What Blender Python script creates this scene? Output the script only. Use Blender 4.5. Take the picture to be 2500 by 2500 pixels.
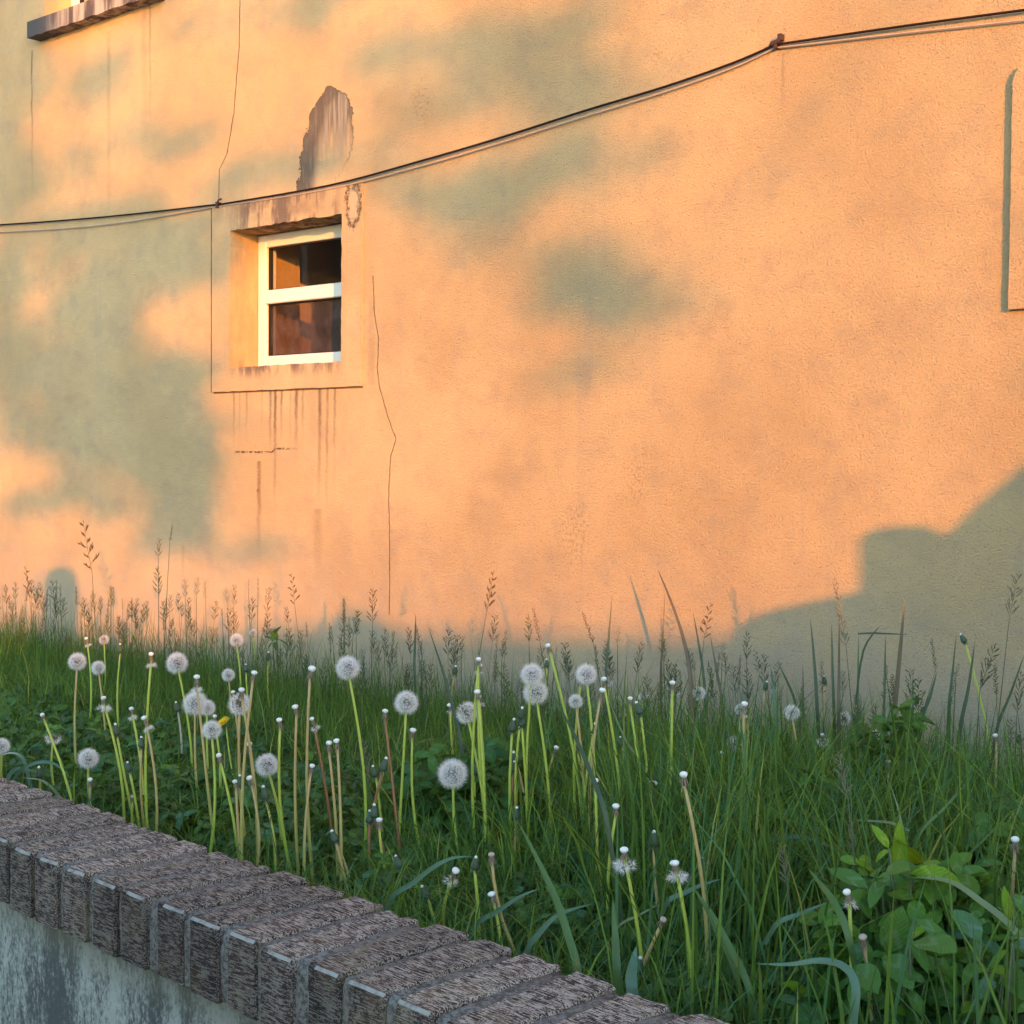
import bpy, math, random
import numpy as np
from mathutils import Vector, Matrix
random.seed(7); rng = np.random.default_rng(11)
SC = bpy.context.scene
COL = SC.collection
for o in list(bpy.data.objects): bpy.data.objects.remove(o)
PI = math.pi

# ------------------------------------------------------------------ camera
F, EYE = 3440.0, 1.55
def cam_matrix(yaw, pitch, roll):
    cy, sy = math.cos(yaw), math.sin(yaw)
    A = np.array([[cy, sy, 0], [0, 0, -1], [-sy, cy, 0]], float)
    cp, sp = math.cos(pitch), math.sin(pitch)
    P = np.array([[1, 0, 0], [0, cp, -sp], [0, sp, cp]])
    cr, sr = math.cos(roll), math.sin(roll)
    return np.array([[cr, -sr, 0], [sr, cr, 0], [0, 0, 1]]) @ P @ A
M = cam_matrix(math.radians(39.75), math.radians(1.96), math.radians(.476))
C0 = np.array([0, 0, EYE])
cam_d = bpy.data.cameras.new('camera'); cam = bpy.data.objects.new('camera', cam_d); COL.objects.link(cam)
cam_d.sensor_width = 36; cam_d.lens = 36 * F / 2500; cam_d.clip_start = .05; cam_d.clip_end = 400
mw = Matrix.Identity(4)
for i in range(3):
    mw[i][0] = M[0][i]; mw[i][1] = -M[1][i]; mw[i][2] = -M[2][i]; mw[i][3] = C0[i]
cam.matrix_world = mw
SC.camera = cam
def ray(x, y): return M.T @ np.array([(x - 1250) / F, (y - 1250) / F, 1.])
def on_z(x, y, z): d = ray(x, y); return C0 + d * (z - C0[2]) / d[2]
def on_y(x, y, Y): d = ray(x, y); return C0 + d * (Y / d[1])
def depth_of(p): return float((M @ (np.array(p) - C0))[2])

# ------------------------------------------------------------------ light
SUN_EL, SUN_AZ = math.radians(7.0), math.radians(54)          # azimuth from -Y towards +X
S = np.array([math.sin(SUN_AZ) * math.cos(SUN_EL), -math.cos(SUN_AZ) * math.cos(SUN_EL), math.sin(SUN_EL)])
W = bpy.data.worlds.new('World'); SC.world = W; W.use_nodes = True
nt = W.node_tree; bg = nt.nodes['Background']
sky = nt.nodes.new('ShaderNodeTexSky'); sky.sky_type = 'NISHITA'; sky.sun_disc = False
sky.sun_elevation = SUN_EL; sky.sun_rotation = math.atan2(S[0], S[1])
sky.air_density = 1.0; sky.dust_density = .3; sky.ozone_density = 1.9
nt.links.new(sky.outputs[0], bg.inputs[0]); bg.inputs[1].default_value = .15
sl = bpy.data.lights.new('sun', 'SUN'); so = bpy.data.objects.new('sun', sl); COL.objects.link(so)
sl.energy = 1.2; sl.angle = math.radians(.53); sl.color = (1.0, .305, .0)
so.rotation_euler = Vector(S).to_track_quat('Z', 'Y').to_euler()
SC.view_settings.view_transform = 'Standard'; SC.view_settings.look = 'None'
SC.view_settings.gamma = 1; SC.view_settings.use_curve_mapping = False
SC.view_settings.exposure = 2.76
SC.cycles.max_bounces = 6; SC.cycles.transparent_max_bounces = 8

# ------------------------------------------------------------------ helpers
def link(o): COL.objects.link(o); return o
def tag(o, label=None, cat=None, group=None, kind=None):
    if label: o['label'] = label
    if cat: o['category'] = cat
    if group: o['group'] = group
    if kind: o['kind'] = kind
    return o
def empty(name, loc=(0, 0, 0), rot=(0, 0, 0)):
    o = bpy.data.objects.new(name, None); o.location = loc; o.rotation_euler = rot; o.empty_display_size = .05
    return link(o)
class MB:
    def __init__(s): s.v = []; s.f = []; s.m = []; s.uv = None
    def add(s, vs, fs, mi=0):
        b = len(s.v); s.v += [tuple(map(float, v)) for v in vs]
        s.f += [tuple(b + i for i in f) for f in fs]; s.m += [mi] * len(fs)
    def box(s, x0, x1, y0, y1, z0, z1, mi=0):
        s.add([(x0, y0, z0), (x1, y0, z0), (x1, y1, z0), (x0, y1, z0), (x0, y0, z1), (x1, y0, z1), (x1, y1, z1), (x0, y1, z1)],
              [(0, 3, 2, 1), (4, 5, 6, 7), (0, 1, 5, 4), (1, 2, 6, 5), (2, 3, 7, 6), (3, 0, 4, 7)], mi)
    def tube(s, pts, rad, n=6, cap=True, mi=0):
        pts = [np.array(p, float) for p in pts]; rad = [rad] * len(pts) if np.isscalar(rad) else rad
        vs = []; up = np.array([0.13, .21, 1.]); last = None
        for i, p in enumerate(pts):
            d = pts[min(i + 1, len(pts) - 1)] - pts[max(i - 1, 0)]; d /= (np.linalg.norm(d) + 1e-9)
            if last is None:
                a = np.cross(d, up)
                if np.linalg.norm(a) < 1e-3: a = np.cross(d, [1, 0, 0])
            else: a = last - d * np.dot(last, d)
            a /= np.linalg.norm(a); last = a; b = np.cross(d, a)
            for k in range(n):
                t = 2 * PI * k / n; vs.append(p + rad[i] * (a * math.cos(t) + b * math.sin(t)))
        fs = [(i * n + k, i * n + (k + 1) % n, (i + 1) * n + (k + 1) % n, (i + 1) * n + k) for i in range(len(pts) - 1) for k in range(n)]
        if cap: fs += [tuple(range(n))[::-1], tuple((len(pts) - 1) * n + k for k in range(n))]
        s.add(vs, fs, mi)
    def lathe(s, prof, n=10, c=(0, 0, 0), mi=0):
        vs = [(c[0] + r * math.cos(2 * PI * k / n), c[1] + r * math.sin(2 * PI * k / n), c[2] + z) for r, z in prof for k in range(n)]
        fs = [(i * n + k, i * n + (k + 1) % n, (i + 1) * n + (k + 1) % n, (i + 1) * n + k) for i in range(len(prof) - 1) for k in range(n)]
        fs += [tuple(range(n))[::-1], tuple((len(prof) - 1) * n + k for k in range(n))]
        s.add(vs, fs, mi)
    def mesh(s, name, mats, smooth=False):
        me = bpy.data.meshes.new(name); me.from_pydata(s.v, [], s.f)
        for m in (mats if isinstance(mats, (list, tuple)) else [mats]): me.materials.append(m)
        if len(me.materials) > 1: me.polygons.foreach_set('material_index', s.m)
        if smooth: me.polygons.foreach_set('use_smooth', [True] * len(s.f))
        me.update(); return me
    def build(s, name, mats, parent=None, smooth=False):
        o = link(bpy.data.objects.new(name, s.mesh(name, mats, smooth)))
        if parent: o.parent = parent
        return o
def fast_mesh(name, V, Fq, mat, tint=None, uv=None, smooth=False):
    """V (n,3); Fq list of (m,k) arrays of indices"""
    me = bpy.data.meshes.new(name); me.vertices.add(len(V)); me.vertices.foreach_set('co', np.ascontiguousarray(V, dtype=np.float32).ravel())
    loops = np.concatenate([f.ravel() for f in Fq]); sizes = np.concatenate([np.full(len(f), f.shape[1]) for f in Fq])
    me.loops.add(len(loops)); me.loops.foreach_set('vertex_index', loops.astype(np.int32))
    me.polygons.add(len(sizes)); me.polygons.foreach_set('loop_start', np.concatenate([[0], np.cumsum(sizes)[:-1]]).astype(np.int32))
    me.update(calc_edges=True)
    if tint is not None:
        a = me.attributes.new('tint', 'FLOAT_COLOR', 'POINT'); t = np.ones((len(V), 4), np.float32); t[:, :3] = tint; a.data.foreach_set('color', t.ravel())
    if uv is not None:
        u = me.uv_layers.new(name='uv'); u.data.foreach_set('uv', uv[loops].astype(np.float32).ravel())
    if smooth: me.polygons.foreach_set('use_smooth', np.ones(len(sizes), bool))
    me.materials.append(mat); return me
def obj(name, me, parent=None, loc=None):
    o = bpy.data.objects.new(name, me); link(o)
    if parent: o.parent = parent
    if loc is not None: o.location = loc
    return o

# ------------------------------------------------------------------ node helpers
class NT:
    def __init__(s, name):
        s.m = bpy.data.materials.new(name); s.m.use_nodes = True; s.t = s.m.node_tree; s.t.nodes.clear()
        s.out = s.n('ShaderNodeOutputMaterial')
    def n(s, typ, **k):
        n = s.t.nodes.new(typ)
        for a, b in k.items(): setattr(n, a, b)
        return n
    def put(s, sock, v):
        if v is None: return
        if isinstance(v, bpy.types.NodeSocket): s.t.links.new(v, sock)
        else:
            if hasattr(sock.default_value, '__len__') and not hasattr(v, '__len__'): v = (v, v, v, 1)[:len(sock.default_value)]
            if hasattr(sock.default_value, '__len__') and len(v) == 3 and len(sock.default_value) == 4: v = (*v, 1)
            sock.default_value = v
    def math(s, op, a, b=None, c=None, clamp=False):
        n = s.n('ShaderNodeMath', operation=op, use_clamp=clamp)
        for i, v in enumerate((a, b, c)):
            if v is not None: s.put(n.inputs[i], v)
        return n.outputs[0]
    def mix(s, f, a, b, mode='MIX'):
        n = s.n('ShaderNodeMix', data_type='RGBA', blend_type=mode)
        s.put(n.inputs[0], f); s.put(n.inputs[6], a); s.put(n.inputs[7], b); return n.outputs[2]
    def ramp(s, f, lo, hi, a=0., b=1.):
        n = s.n('ShaderNodeMapRange', interpolation_type='SMOOTHSTEP')
        for i, v in enumerate((f, lo, hi, a, b)): s.put(n.inputs[i], v)
        return n.outputs[0]
    def noise(s, vec, scale, detail=4, rough=.6, sc=None, w=None, dist=0.):
        if sc is not None:
            mp = s.n('ShaderNodeMapping'); s.put(mp.inputs[0], vec); mp.inputs[3].default_value = sc
            if w: mp.inputs[1].default_value = (w, w * .7, w * 1.3)
            vec = mp.outputs[0]
        n = s.n('ShaderNodeTexNoise'); s.put(n.inputs['Vector'], vec); n.inputs['Scale'].default_value = scale
        n.inputs['Detail'].default_value = detail; n.inputs['Roughness'].default_value = rough; n.inputs['Distortion'].default_value = dist
        return n.outputs[0]
    def vor(s, vec, scale, feat='F1'):
        n = s.n('ShaderNodeTexVoronoi', feature=feat); s.put(n.inputs['Vector'], vec); n.inputs['Scale'].default_value = scale; return n.outputs[0]
    def bump(s, h, dist, strength=1., nrm=None):
        n = s.n('ShaderNodeBump'); s.put(n.inputs['Height'], h); n.inputs['Distance'].default_value = dist; n.inputs['Strength'].default_value = strength
        if nrm is not None: s.put(n.inputs['Normal'], nrm)
        return n.outputs[0]
    def curve(s, f, pts):
        n = s.n('ShaderNodeFloatCurve'); s.put(n.inputs['Value'], f); c = n.mapping.curves[0]
        n.mapping.use_clip = False
        for i, (x, y) in enumerate(pts):
            p = c.points[i] if i < 2 else c.points.new(x, y)
            p.location = (x, y); p.handle_type = 'VECTOR'
        n.mapping.update(); return n.outputs[0]
    def principled(s, col, rough=.8, nrm=None, spec=.3, **k):
        n = s.n('ShaderNodeBsdfPrincipled'); s.put(n.inputs['Base Color'], col); s.put(n.inputs['Roughness'], rough)
        s.put(n.inputs['Specular IOR Level'], spec)
        if nrm is not None: s.put(n.inputs['Normal'], nrm)
        for a, b in k.items(): s.put(n.inputs[a], b)
        return n.outputs[0]
    def done(s, sh, disp=None): s.put(s.out.inputs[0], sh); return s.m
    def pos(s): return s.n('ShaderNodeNewGeometry').outputs['Position']
    def objc(s): return s.n('ShaderNodeTexCoord').outputs['Object']
    def xyz(s, v): n = s.n('ShaderNodeSeparateXYZ'); s.put(n.inputs[0], v); return n.outputs
    def attr(s, a): return s.n('ShaderNodeAttribute', attribute_name=a).outputs['Color']
    def rnd(s): return s.n('ShaderNodeObjectInfo').outputs['Random']
def simple(name, col, rough=.7, spec=.3, var=.15, scale=30, trans=0.):
    t = NT(name); nz = t.noise(t.objc(), scale)
    c = t.mix(nz, tuple(v * (1 - var) for v in col), tuple(v * (1 + var) for v in col))
    sh = t.principled(c, rough, spec=spec)
    if trans:
        tr = t.n('ShaderNodeBsdfTranslucent'); t.put(tr.inputs[0], c)
        mx = t.n('ShaderNodeMixShader'); mx.inputs[0].default_value = trans
        t.put(mx.inputs[1], sh); t.put(mx.inputs[2], tr.outputs[0]); sh = mx.outputs[0]
    return t.done(sh)

D = 3.2                                                          # the plastered wall's plane is y = D
# window opening and its proud surround, in wall metres
OX0, OX1, OZ0, OZ1 = -3.957, -3.385, 1.876, 2.364
SX0, SX1, SZ0, SZ1 = -4.055, -3.292, 1.797, 2.452

# ------------------------------------------------------------------ plaster
def zs(lo, hi, pts): return [((z - lo) / (hi - lo), x) for z, x in pts]
def wall_pts(l):                                                  # 1932-scale picture points -> (z, x) on the wall
    r = []
    for x, y in l:
        p = on_y(x * 1.2940, y * 1.2940, D); r.append((p[2], p[0]))
    return sorted(r)
crackA = wall_pts([(453, -20), (451, 90), (446, 150), (441, 215), (434, 255), (428, 290), (414, 320), (412, 383)])
crackB = wall_pts([(704, 520), (706, 590), (714, 640), (712, 700), (716, 730), (731, 785), (747, 828), (737, 860), (733, 925), (735, 1020), (735, 1080), (734, 1160)])
patchL = wall_pts([(618, 165), (600, 190), (585, 210), (572, 265), (566, 315), (560, 348), (559, 380)])
patchR = wall_pts([(628, 165), (650, 178), (664, 205), (668, 255), (664, 275), (655, 310), (640, 330), (612, 380)])
def stains():
    L = []
    for x, y1, s, w in [(441, 860, .55, 2.2), (452, 850, .3, 2), (465, 840, .5, 2.2), (494, 850, .3, 2), (510, 870, .85, 2.6), (531, 850, .75, 2.4), (519, 1000, .9, 3), (548, 880, .3, 2),
                        (559, 870, 1., 3.4), (571, 860, .55, 2.4), (603, 960, 1., 3.2), (617, 1000, .6, 2.6), (631, 930, .6, 2.4), (700, 420, .3, 6)]:
        a = on_y(x * 1.294, 742 * 1.294, D); b = on_y(x * 1.294, y1 * 1.294, D); L.append((a[0], SZ0 + .003, b[2], s, w * .0024))
    a = on_y(489 * 1.294, 870 * 1.294, D); L.append((a[0], a[2], on_y(486 * 1.294, 1080 * 1.294, D)[2], .7, .010))
    for x, y0, y1, s, w in [(60, 95, 420, .75, .006), (283, 0, 260, .6, .006), (272, 0, 300, .25, .02), (205, 60, 520, .25, .012), (345, 1030, 1120, .2, .01), (1478, 100, 230, .4, .004),
                            (600, 960, 1120, .3, .02)]:
        a = on_y(x * 1.294, y0 * 1.294, D); b = on_y(x * 1.294, y1 * 1.294, D); L.append((a[0], a[2], b[2], s, w))
    return L
def plaster(name, main=True, dirty=0.):
    t = NT(name); P = t.pos(); x, y, z = t.xyz(P)
    n1 = t.noise(P, 1.6, 5, .6); n2 = t.noise(P, 9, 5, .65); n3 = t.noise(P, 60, 4, .7)
    col = t.mix(t.ramp(n1, .35, .68), (.60, .414, .212), (.50, .335, .168))
    col = t.mix(t.math('MULTIPLY', t.ramp(n2, .45, .75), .42), col, (.37, .285, .19))
    n5 = t.noise(P, 3.2, 4, .6, sc=(1, 1, 1.8), w=3.); col = t.mix(t.math('MULTIPLY', t.ramp(n5, .54, .70), .30), col, (.38, .27, .165))
    sp = t.ramp(n3, .62, .80); col = t.mix(t.math('MULTIPLY', sp, .45), col, (.25, .19, .13))
    # long faint vertical weathering
    vs = t.noise(P, 1, 5, .6, sc=(14, 14, .7)); col = t.mix(t.math('MULTIPLY', t.ramp(vs, .55, .8), .30), col, (.36, .30, .24))
    # splash-back dirt near the soil
    lowm = t.math('MULTIPLY', t.ramp(z, 1.45, .85), t.math('MULTIPLY_ADD', n2, .9, .1)); col = t.mix(t.math('MULTIPLY', lowm, .6), col, (.42, .40, .36))
    # stucco grain, smoother on the left part of the wall
    smoothness = t.ramp(t.math('ADD', x, t.math('MULTIPLY', n1, 1.2)), -3.2, -2.0, .35, 1.0)
    g1 = t.noise(P, 175, 3, .75, dist=.5); g2 = t.noise(P, 360, 2, .8, sc=(1, 1, .6)); g3 = t.noise(P, 12, 3, .5)
    grain = t.math('ADD', t.math('MULTIPLY', g1, .7), t.math('MULTIPLY', g2, .45))
    pit = t.ramp(grain, .60, .76); col = t.mix(t.math('MULTIPLY', pit, t.math('MULTIPLY', smoothness, .8)), col, (.25, .18, .115))
    h = t.math('ADD', t.math('MULTIPLY', t.math('MULTIPLY', grain, smoothness), .0088), t.math('MULTIPLY', g3, .006))
    if main:
        wob = t.math('MULTIPLY', t.math('SUBTRACT', t.noise(P, 25, 3, .7), .5), .010)
        xw = t.math('ADD', x, wob)
        for pts, wd in ((crackA, .0018), (crackB, .0015)):
            lo, hi = pts[0][0], pts[-1][0]
            f = t.math('DIVIDE', t.math('SUBTRACT', z, lo), hi - lo)
            x0 = min(p[1] for p in pts) - .05; sc_ = max(p[1] for p in pts) - x0 + .05
            c = t.curve(f, [((p[0] - lo) / (hi - lo), (p[1] - x0) / sc_) for p in pts])
            d = t.math('ABSOLUTE', t.math('SUBTRACT', xw, t.math('MULTIPLY_ADD', c, sc_, x0)))
            inz = t.math('MULTIPLY', t.math('GREATER_THAN', f, 0.), t.math('LESS_THAN', f, 1.))
            m = t.math('MULTIPLY', t.ramp(d, wd * 1.7, wd * .5), inz)
            col = t.mix(t.math('MULTIPLY', m, .85), col, (.14, .09, .05)); h = t.math('SUBTRACT', h, t.math('MULTIPLY', m, .004))
        gr = t.ramp(t.noise(P, 38, 5, .75, sc=(1, 1, .45)), .12, .66)
        wb2 = t.math('MULTIPLY', t.math('SUBTRACT', t.noise(P, 9, 5, .7, sc=(.2, .2, 1)), .5), .026)
        xs = t.math('ADD', x, wb2)
        for x0, z0, z1, s, w in stains():
            d = t.math('ABSOLUTE', t.math('SUBTRACT', xs, x0))
            fz = t.math('DIVIDE', t.math('SUBTRACT', z0, z), z0 - z1)
            m = t.math('MULTIPLY', t.ramp(d, w * 1.7, w * .1), t.math('MULTIPLY', t.ramp(fz, 1.05, .0), t.math('GREATER_THAN', fz, 0.)))
            m = t.math('MULTIPLY', m, t.math('MULTIPLY', gr, min(1, s * 1.05))); col = t.mix(m, col, (.13, .08, .05))
        for a_, b_, lo_, hi_, ax in ((x, z, SZ0, SZ1, SX0 - .0125), (z, x, SX0, SX1, SZ0 - .003)):   # the open joint round the surround
            d = t.math('ABSOLUTE', t.math('SUBTRACT', t.math('ADD', a_, t.math('MULTIPLY', wob, .25)), ax))
            m = t.math('MULTIPLY', t.ramp(d, .0045, .0015), t.math('MULTIPLY', t.math('GREATER_THAN', b_, lo_), t.math('LESS_THAN', b_, hi_))); col = t.mix(t.math('MULTIPLY', m, .85), col, (.10, .06, .04))
        # horizontal crack under the window with soot spots
        a = on_y(445 * 1.294, 853 * 1.294, D); b = on_y(522 * 1.294, 850 * 1.294, D)
        d = t.math('ABSOLUTE', t.math('SUBTRACT', t.math('ADD', z, t.math('MULTIPLY', wob, .7)), t.math('MULTIPLY_ADD', t.ramp(x, b[0] - .03, b[0]), .012, a[2])))
        m = t.math('MULTIPLY', t.math('MULTIPLY', t.ramp(x, a[0] - .01, a[0]), t.ramp(x, b[0] + .14, b[0])), t.ramp(d, .005, .0015))
        m = t.math('MULTIPLY', m, t.ramp(t.noise(P, 70, 2), .35, .55)); col = t.mix(m, col, (.09, .055, .035))
        # sooty blotch on the long stain
        for bx, by, r in ((489, 904, .016), (487, 925, .012), (484, 880, .006), (481, 843, .007), (1238, 100, .03), (795, 195, .07), (1085, 1005, .09), (1200, 900, .07)):
            q = on_y(bx * 1.294, by * 1.294, D); big = r > .02
            dx = t.math('SUBTRACT', x, q[0]); dz = t.math('SUBTRACT', z, q[2])
            dd = t.math('SQRT', t.math('ADD', t.math('MULTIPLY', dx, dx), t.math('MULTIPLY', t.math('MULTIPLY', dz, dz), .35)))
            m = t.math('MULTIPLY', t.ramp(dd, r, r * .2), t.ramp(t.noise(P, 90 if not big else 110, 3, .7), .5, .62)); col = t.mix(t.math('MULTIPLY', m, .75 if not big else .35), col, (.09, .055, .035))
        # fallen plaster above the window
        lo, hi = patchL[0][0], patchL[-1][0] + .01
        f = t.math('DIVIDE', t.math('SUBTRACT', z, lo), hi - lo)
        x0, sc_ = -4.2, 1.0
        cl = t.math('MULTIPLY_ADD', t.curve(f, [((p[0] - lo) / (hi - lo), (p[1] - x0) / sc_) for p in patchL]), sc_, x0)
        cr = t.math('MULTIPLY_ADD', t.curve(f, [((p[0] - lo) / (hi - lo), (p[1] - x0) / sc_) for p in patchR]), sc_, x0)
        nb = t.math('ADD', t.math('MULTIPLY', t.math('SUBTRACT', t.noise(P, 22, 4, .7), .5), .07), t.math('MULTIPLY', t.math('SUBTRACT', t.noise(P, 90, 3, .7), .5), .025))
        inx = t.math('MINIMUM', t.math('SUBTRACT', x, cl), t.math('SUBTRACT', cr, x))
        inx = t.math('MINIMUM', t.math('ADD', inx, nb), t.math('ADD', t.math('MULTIPLY', t.math('SUBTRACT', hi, z), 1.), nb))
        pm = t.math('MULTIPLY', t.ramp(inx, 0., .003), t.math('GREATER_THAN', f, .08))
        cs0 = t.noise(P, 1, 4, .6, sc=(70, 70, 4))
        fade = t.ramp(t.math('ADD', z, t.math('MULTIPLY', t.math('SUBTRACT', cs0, .5), .40)), 2.54, 2.66)
        leftside = t.ramp(t.math('SUBTRACT', x, cl), .11, .06)
        pmc = t.math('MULTIPLY', pm, t.math('MAXIMUM', fade, leftside))
        cs = cs0; conc = t.mix(t.ramp(cs, .38, .62), (.15, .125, .095), (.33, .275, .20))
        conc = t.mix(t.math('MULTIPLY', leftside, t.ramp(t.noise(P, 1, 5, .7, sc=(60, 60, 14)), .25, .6, .45, .95)), conc, (.13, .10, .075))
        edge = t.math('MULTIPLY', t.ramp(inx, .016, .002), pm)
        conc = t.mix(t.math('MULTIPLY', edge, .7), conc, (.12, .09, .06))
        col = t.mix(pmc, col, conc); h = t.math('SUBTRACT', h, t.math('MULTIPLY', pm, .006))
    if dirty:
        # black mould along the top and bottom of the window surround
        up = t.math('MULTIPLY', t.ramp(z, OZ1 + .015, SZ1 - .01), t.ramp(t.noise(P, 1, 4, .65, sc=(26, 26, 5)), .40, .62))
        mid = t.ramp(t.math('ABSOLUTE', t.math('SUBTRACT', x, -3.66)), .28, .05)
        up = t.math('MULTIPLY', up, t.math('MULTIPLY_ADD', mid, .9, .4), clamp=True)
        up = t.math('MAXIMUM', up, t.math('MULTIPLY', t.math('MULTIPLY', mid, t.ramp(z, OZ1 - .005, OZ1 + .03)), t.math('MULTIPLY', t.ramp(t.noise(P, 12, 4, .65), .3, .6), .75)))
        dn = t.math('MULTIPLY', t.ramp(z, SZ0 + .03, OZ0), t.ramp(t.noise(P, 1, 4, .65, sc=(22, 22, 6)), .38, .60))
        dn = t.math('MULTIPLY', dn, t.math('MULTIPLY', t.ramp(x, -4.0, -3.85), t.ramp(x, -3.36, -3.46)))
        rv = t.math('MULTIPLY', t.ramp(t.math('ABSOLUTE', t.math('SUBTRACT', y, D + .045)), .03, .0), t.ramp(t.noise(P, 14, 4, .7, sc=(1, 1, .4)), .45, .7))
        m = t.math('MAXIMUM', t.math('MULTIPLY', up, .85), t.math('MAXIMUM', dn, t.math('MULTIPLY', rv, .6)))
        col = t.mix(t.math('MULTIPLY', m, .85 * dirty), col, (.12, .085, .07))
        # scab of broken plaster, upper right corner of the surround
        dx = t.math('DIVIDE', t.math('SUBTRACT', x, -3.335), .032); dz = t.math('DIVIDE', t.math('SUBTRACT', z, 2.385), .07)
        dd = t.math('ADD', t.math('SQRT', t.math('ADD', t.math('MULTIPLY', dx, dx), t.math('MULTIPLY', dz, dz))), t.math('MULTIPLY', t.math('SUBTRACT', t.noise(P, 50, 3, .7), .5), 1.5))
        ring = t.math('MULTIPLY', t.math('MULTIPLY', t.ramp(dd, 1.35, 1.0), t.ramp(dd, .45, .9)), t.ramp(t.noise(P, 70, 3, .7), .36, .56)); ins = t.ramp(dd, .9, .7)
        col = t.mix(t.math('MULTIPLY', ring, .9), col, (.11, .075, .04)); col = t.mix(t.math('MULTIPLY', ins, .25), col, (.55, .47, .36))
        h = t.math('SUBTRACT', h, t.math('MULTIPLY', t.math('MAXIMUM', ring, ins), .006))
    return t.done(t.principled(col, .93, t.bump(h, 1.0, 1.0), spec=.15))
M_wall = plaster('plaster')
M_surr = plaster('plaster_surround', main=False, dirty=1.)
M_plain = simple('render_plain', (.46, .40, .32), .9, .1, .1, 4)

# ------------------------------------------------------------------ the house
HX0, HX1, HZ1 = -9.0, 3.4, 5.8
TH = .32
RX0 = float(on_y(2473, 500, D)[0]); RZ0 = float(on_y(2473, 757, D)[2]); RZ1 = float(on_y(2473, 160, D)[2])
house = tag(empty('house', ((HX0 + HX1) / 2, D, 0)), 'peach plastered house wall with small white window, cracks and water stains', 'house')
def hp(mb, name, mat, parent=None, smooth=False):               # part of the house, given in world metres
    o = mb.build(name, mat, parent or house, smooth)
    if parent is None: o.matrix_parent_inverse = Matrix.Translation(house.location).inverted()
    return o
# upper left window opening
sillL = on_y(66, 92, D - .06)                                      # its sill's lower front left corner
ul_x0 = float(on_y(109, 10, D)[0]); ul_z0 = float(sillL[2]) + .075
ul_x1, ul_z1 = ul_x0 + .86, ul_z0 + 1.05
R_op = (RX0 + .10, RX0 + .95, RZ0 + .09, RZ1 - .09)
holes = [(OX0, OX1, OZ0, OZ1), (ul_x0, ul_x1, ul_z0, ul_z1), R_op]
def wall_with_holes(mb, y0, y1):
    xs = sorted({HX0, HX1} | {h[0] for h in holes} | {h[1] for h in holes}); z_ = sorted({0, HZ1} | {h[2] for h in holes} | {h[3] for h in holes})
    inh = lambda a, b: any(h[0] < a < h[1] and h[2] < b < h[3] for h in holes)
    for i in range(len(xs) - 1):
        for k in range(len(z_) - 1):
            if inh((xs[i] + xs[i + 1]) / 2, (z_[k] + z_[k + 1]) / 2): continue
            for yy, fl in ((y0, 1), (y1, -1)):
                q = [(xs[i], yy, z_[k]), (xs[i + 1], yy, z_[k]), (xs[i + 1], yy, z_[k + 1]), (xs[i], yy, z_[k + 1])]
                mb.add(q, [(0, 1, 2, 3)] if fl > 0 else [(3, 2, 1, 0)])
    for h in holes:
        a, b, c, d = h
        mb.add([(a, y0, c), (a, y1, c), (a, y1, d), (a, y0, d)], [(0, 1, 2, 3)]); mb.add([(b, y0, c), (b, y1, c), (b, y1, d), (b, y0, d)], [(3, 2, 1, 0)])
        mb.add([(a, y0, c), (b, y0, c), (b, y1, c), (a, y1, c)], [(0, 1, 2, 3)]); mb.add([(a, y0, d), (b, y0, d), (b, y1, d), (a, y1, d)], [(3, 2, 1, 0)])
mb = MB(); wall_with_holes(mb, D, D + TH); hp(mb, 'wall', M_wall)
mb = MB(); mb.box(HX0, HX0 + TH, D + TH + .002, D + 7, 0, HZ1 - .003); hp(mb, 'side_wall', M_plain)
mb = MB(); mb.box(HX1 - TH, HX1, D + TH + .002, D + 7, 0, HZ1 - .003); hp(mb, 'side_wall', M_plain)
mb = MB(); mb.box(HX0, HX1, D + 7.002, D + 7.3, 0, HZ1 - .003); hp(mb, 'back_wall', M_plain)
mb = MB(); mb.box(HX0 - .3, HX1 + .3, D - .3, D + 7.6, HZ1, HZ1 + .2); hp(mb, 'roof', M_plain)
# interior: plastered partition wall a little way behind the small window, and a floor
M_room = simple('room_paint', (.78, .60, .38), .9, .1, .1, 3)
mb = MB(); mb.box(-4.24, -4.12, D + TH + .002, D + 2.6, .5, 3.0); hp(mb, 'partition', M_room)
mb = MB(); mb.box(HX0 + TH + .01, HX1 - TH - .01, D + TH + .01, D + 6.9, .6, .7); hp(mb, 'room_floor', M_room)
mb = MB(); mb.box(-4.115, -2.6, D + 2.3, D + 2.4, .71, 3.0); hp(mb, 'partition', simple('dark_room_shade', (.08, .065, .055), .9))  # near-black panel, its colour standing in for the unlit depth of the room

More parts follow.
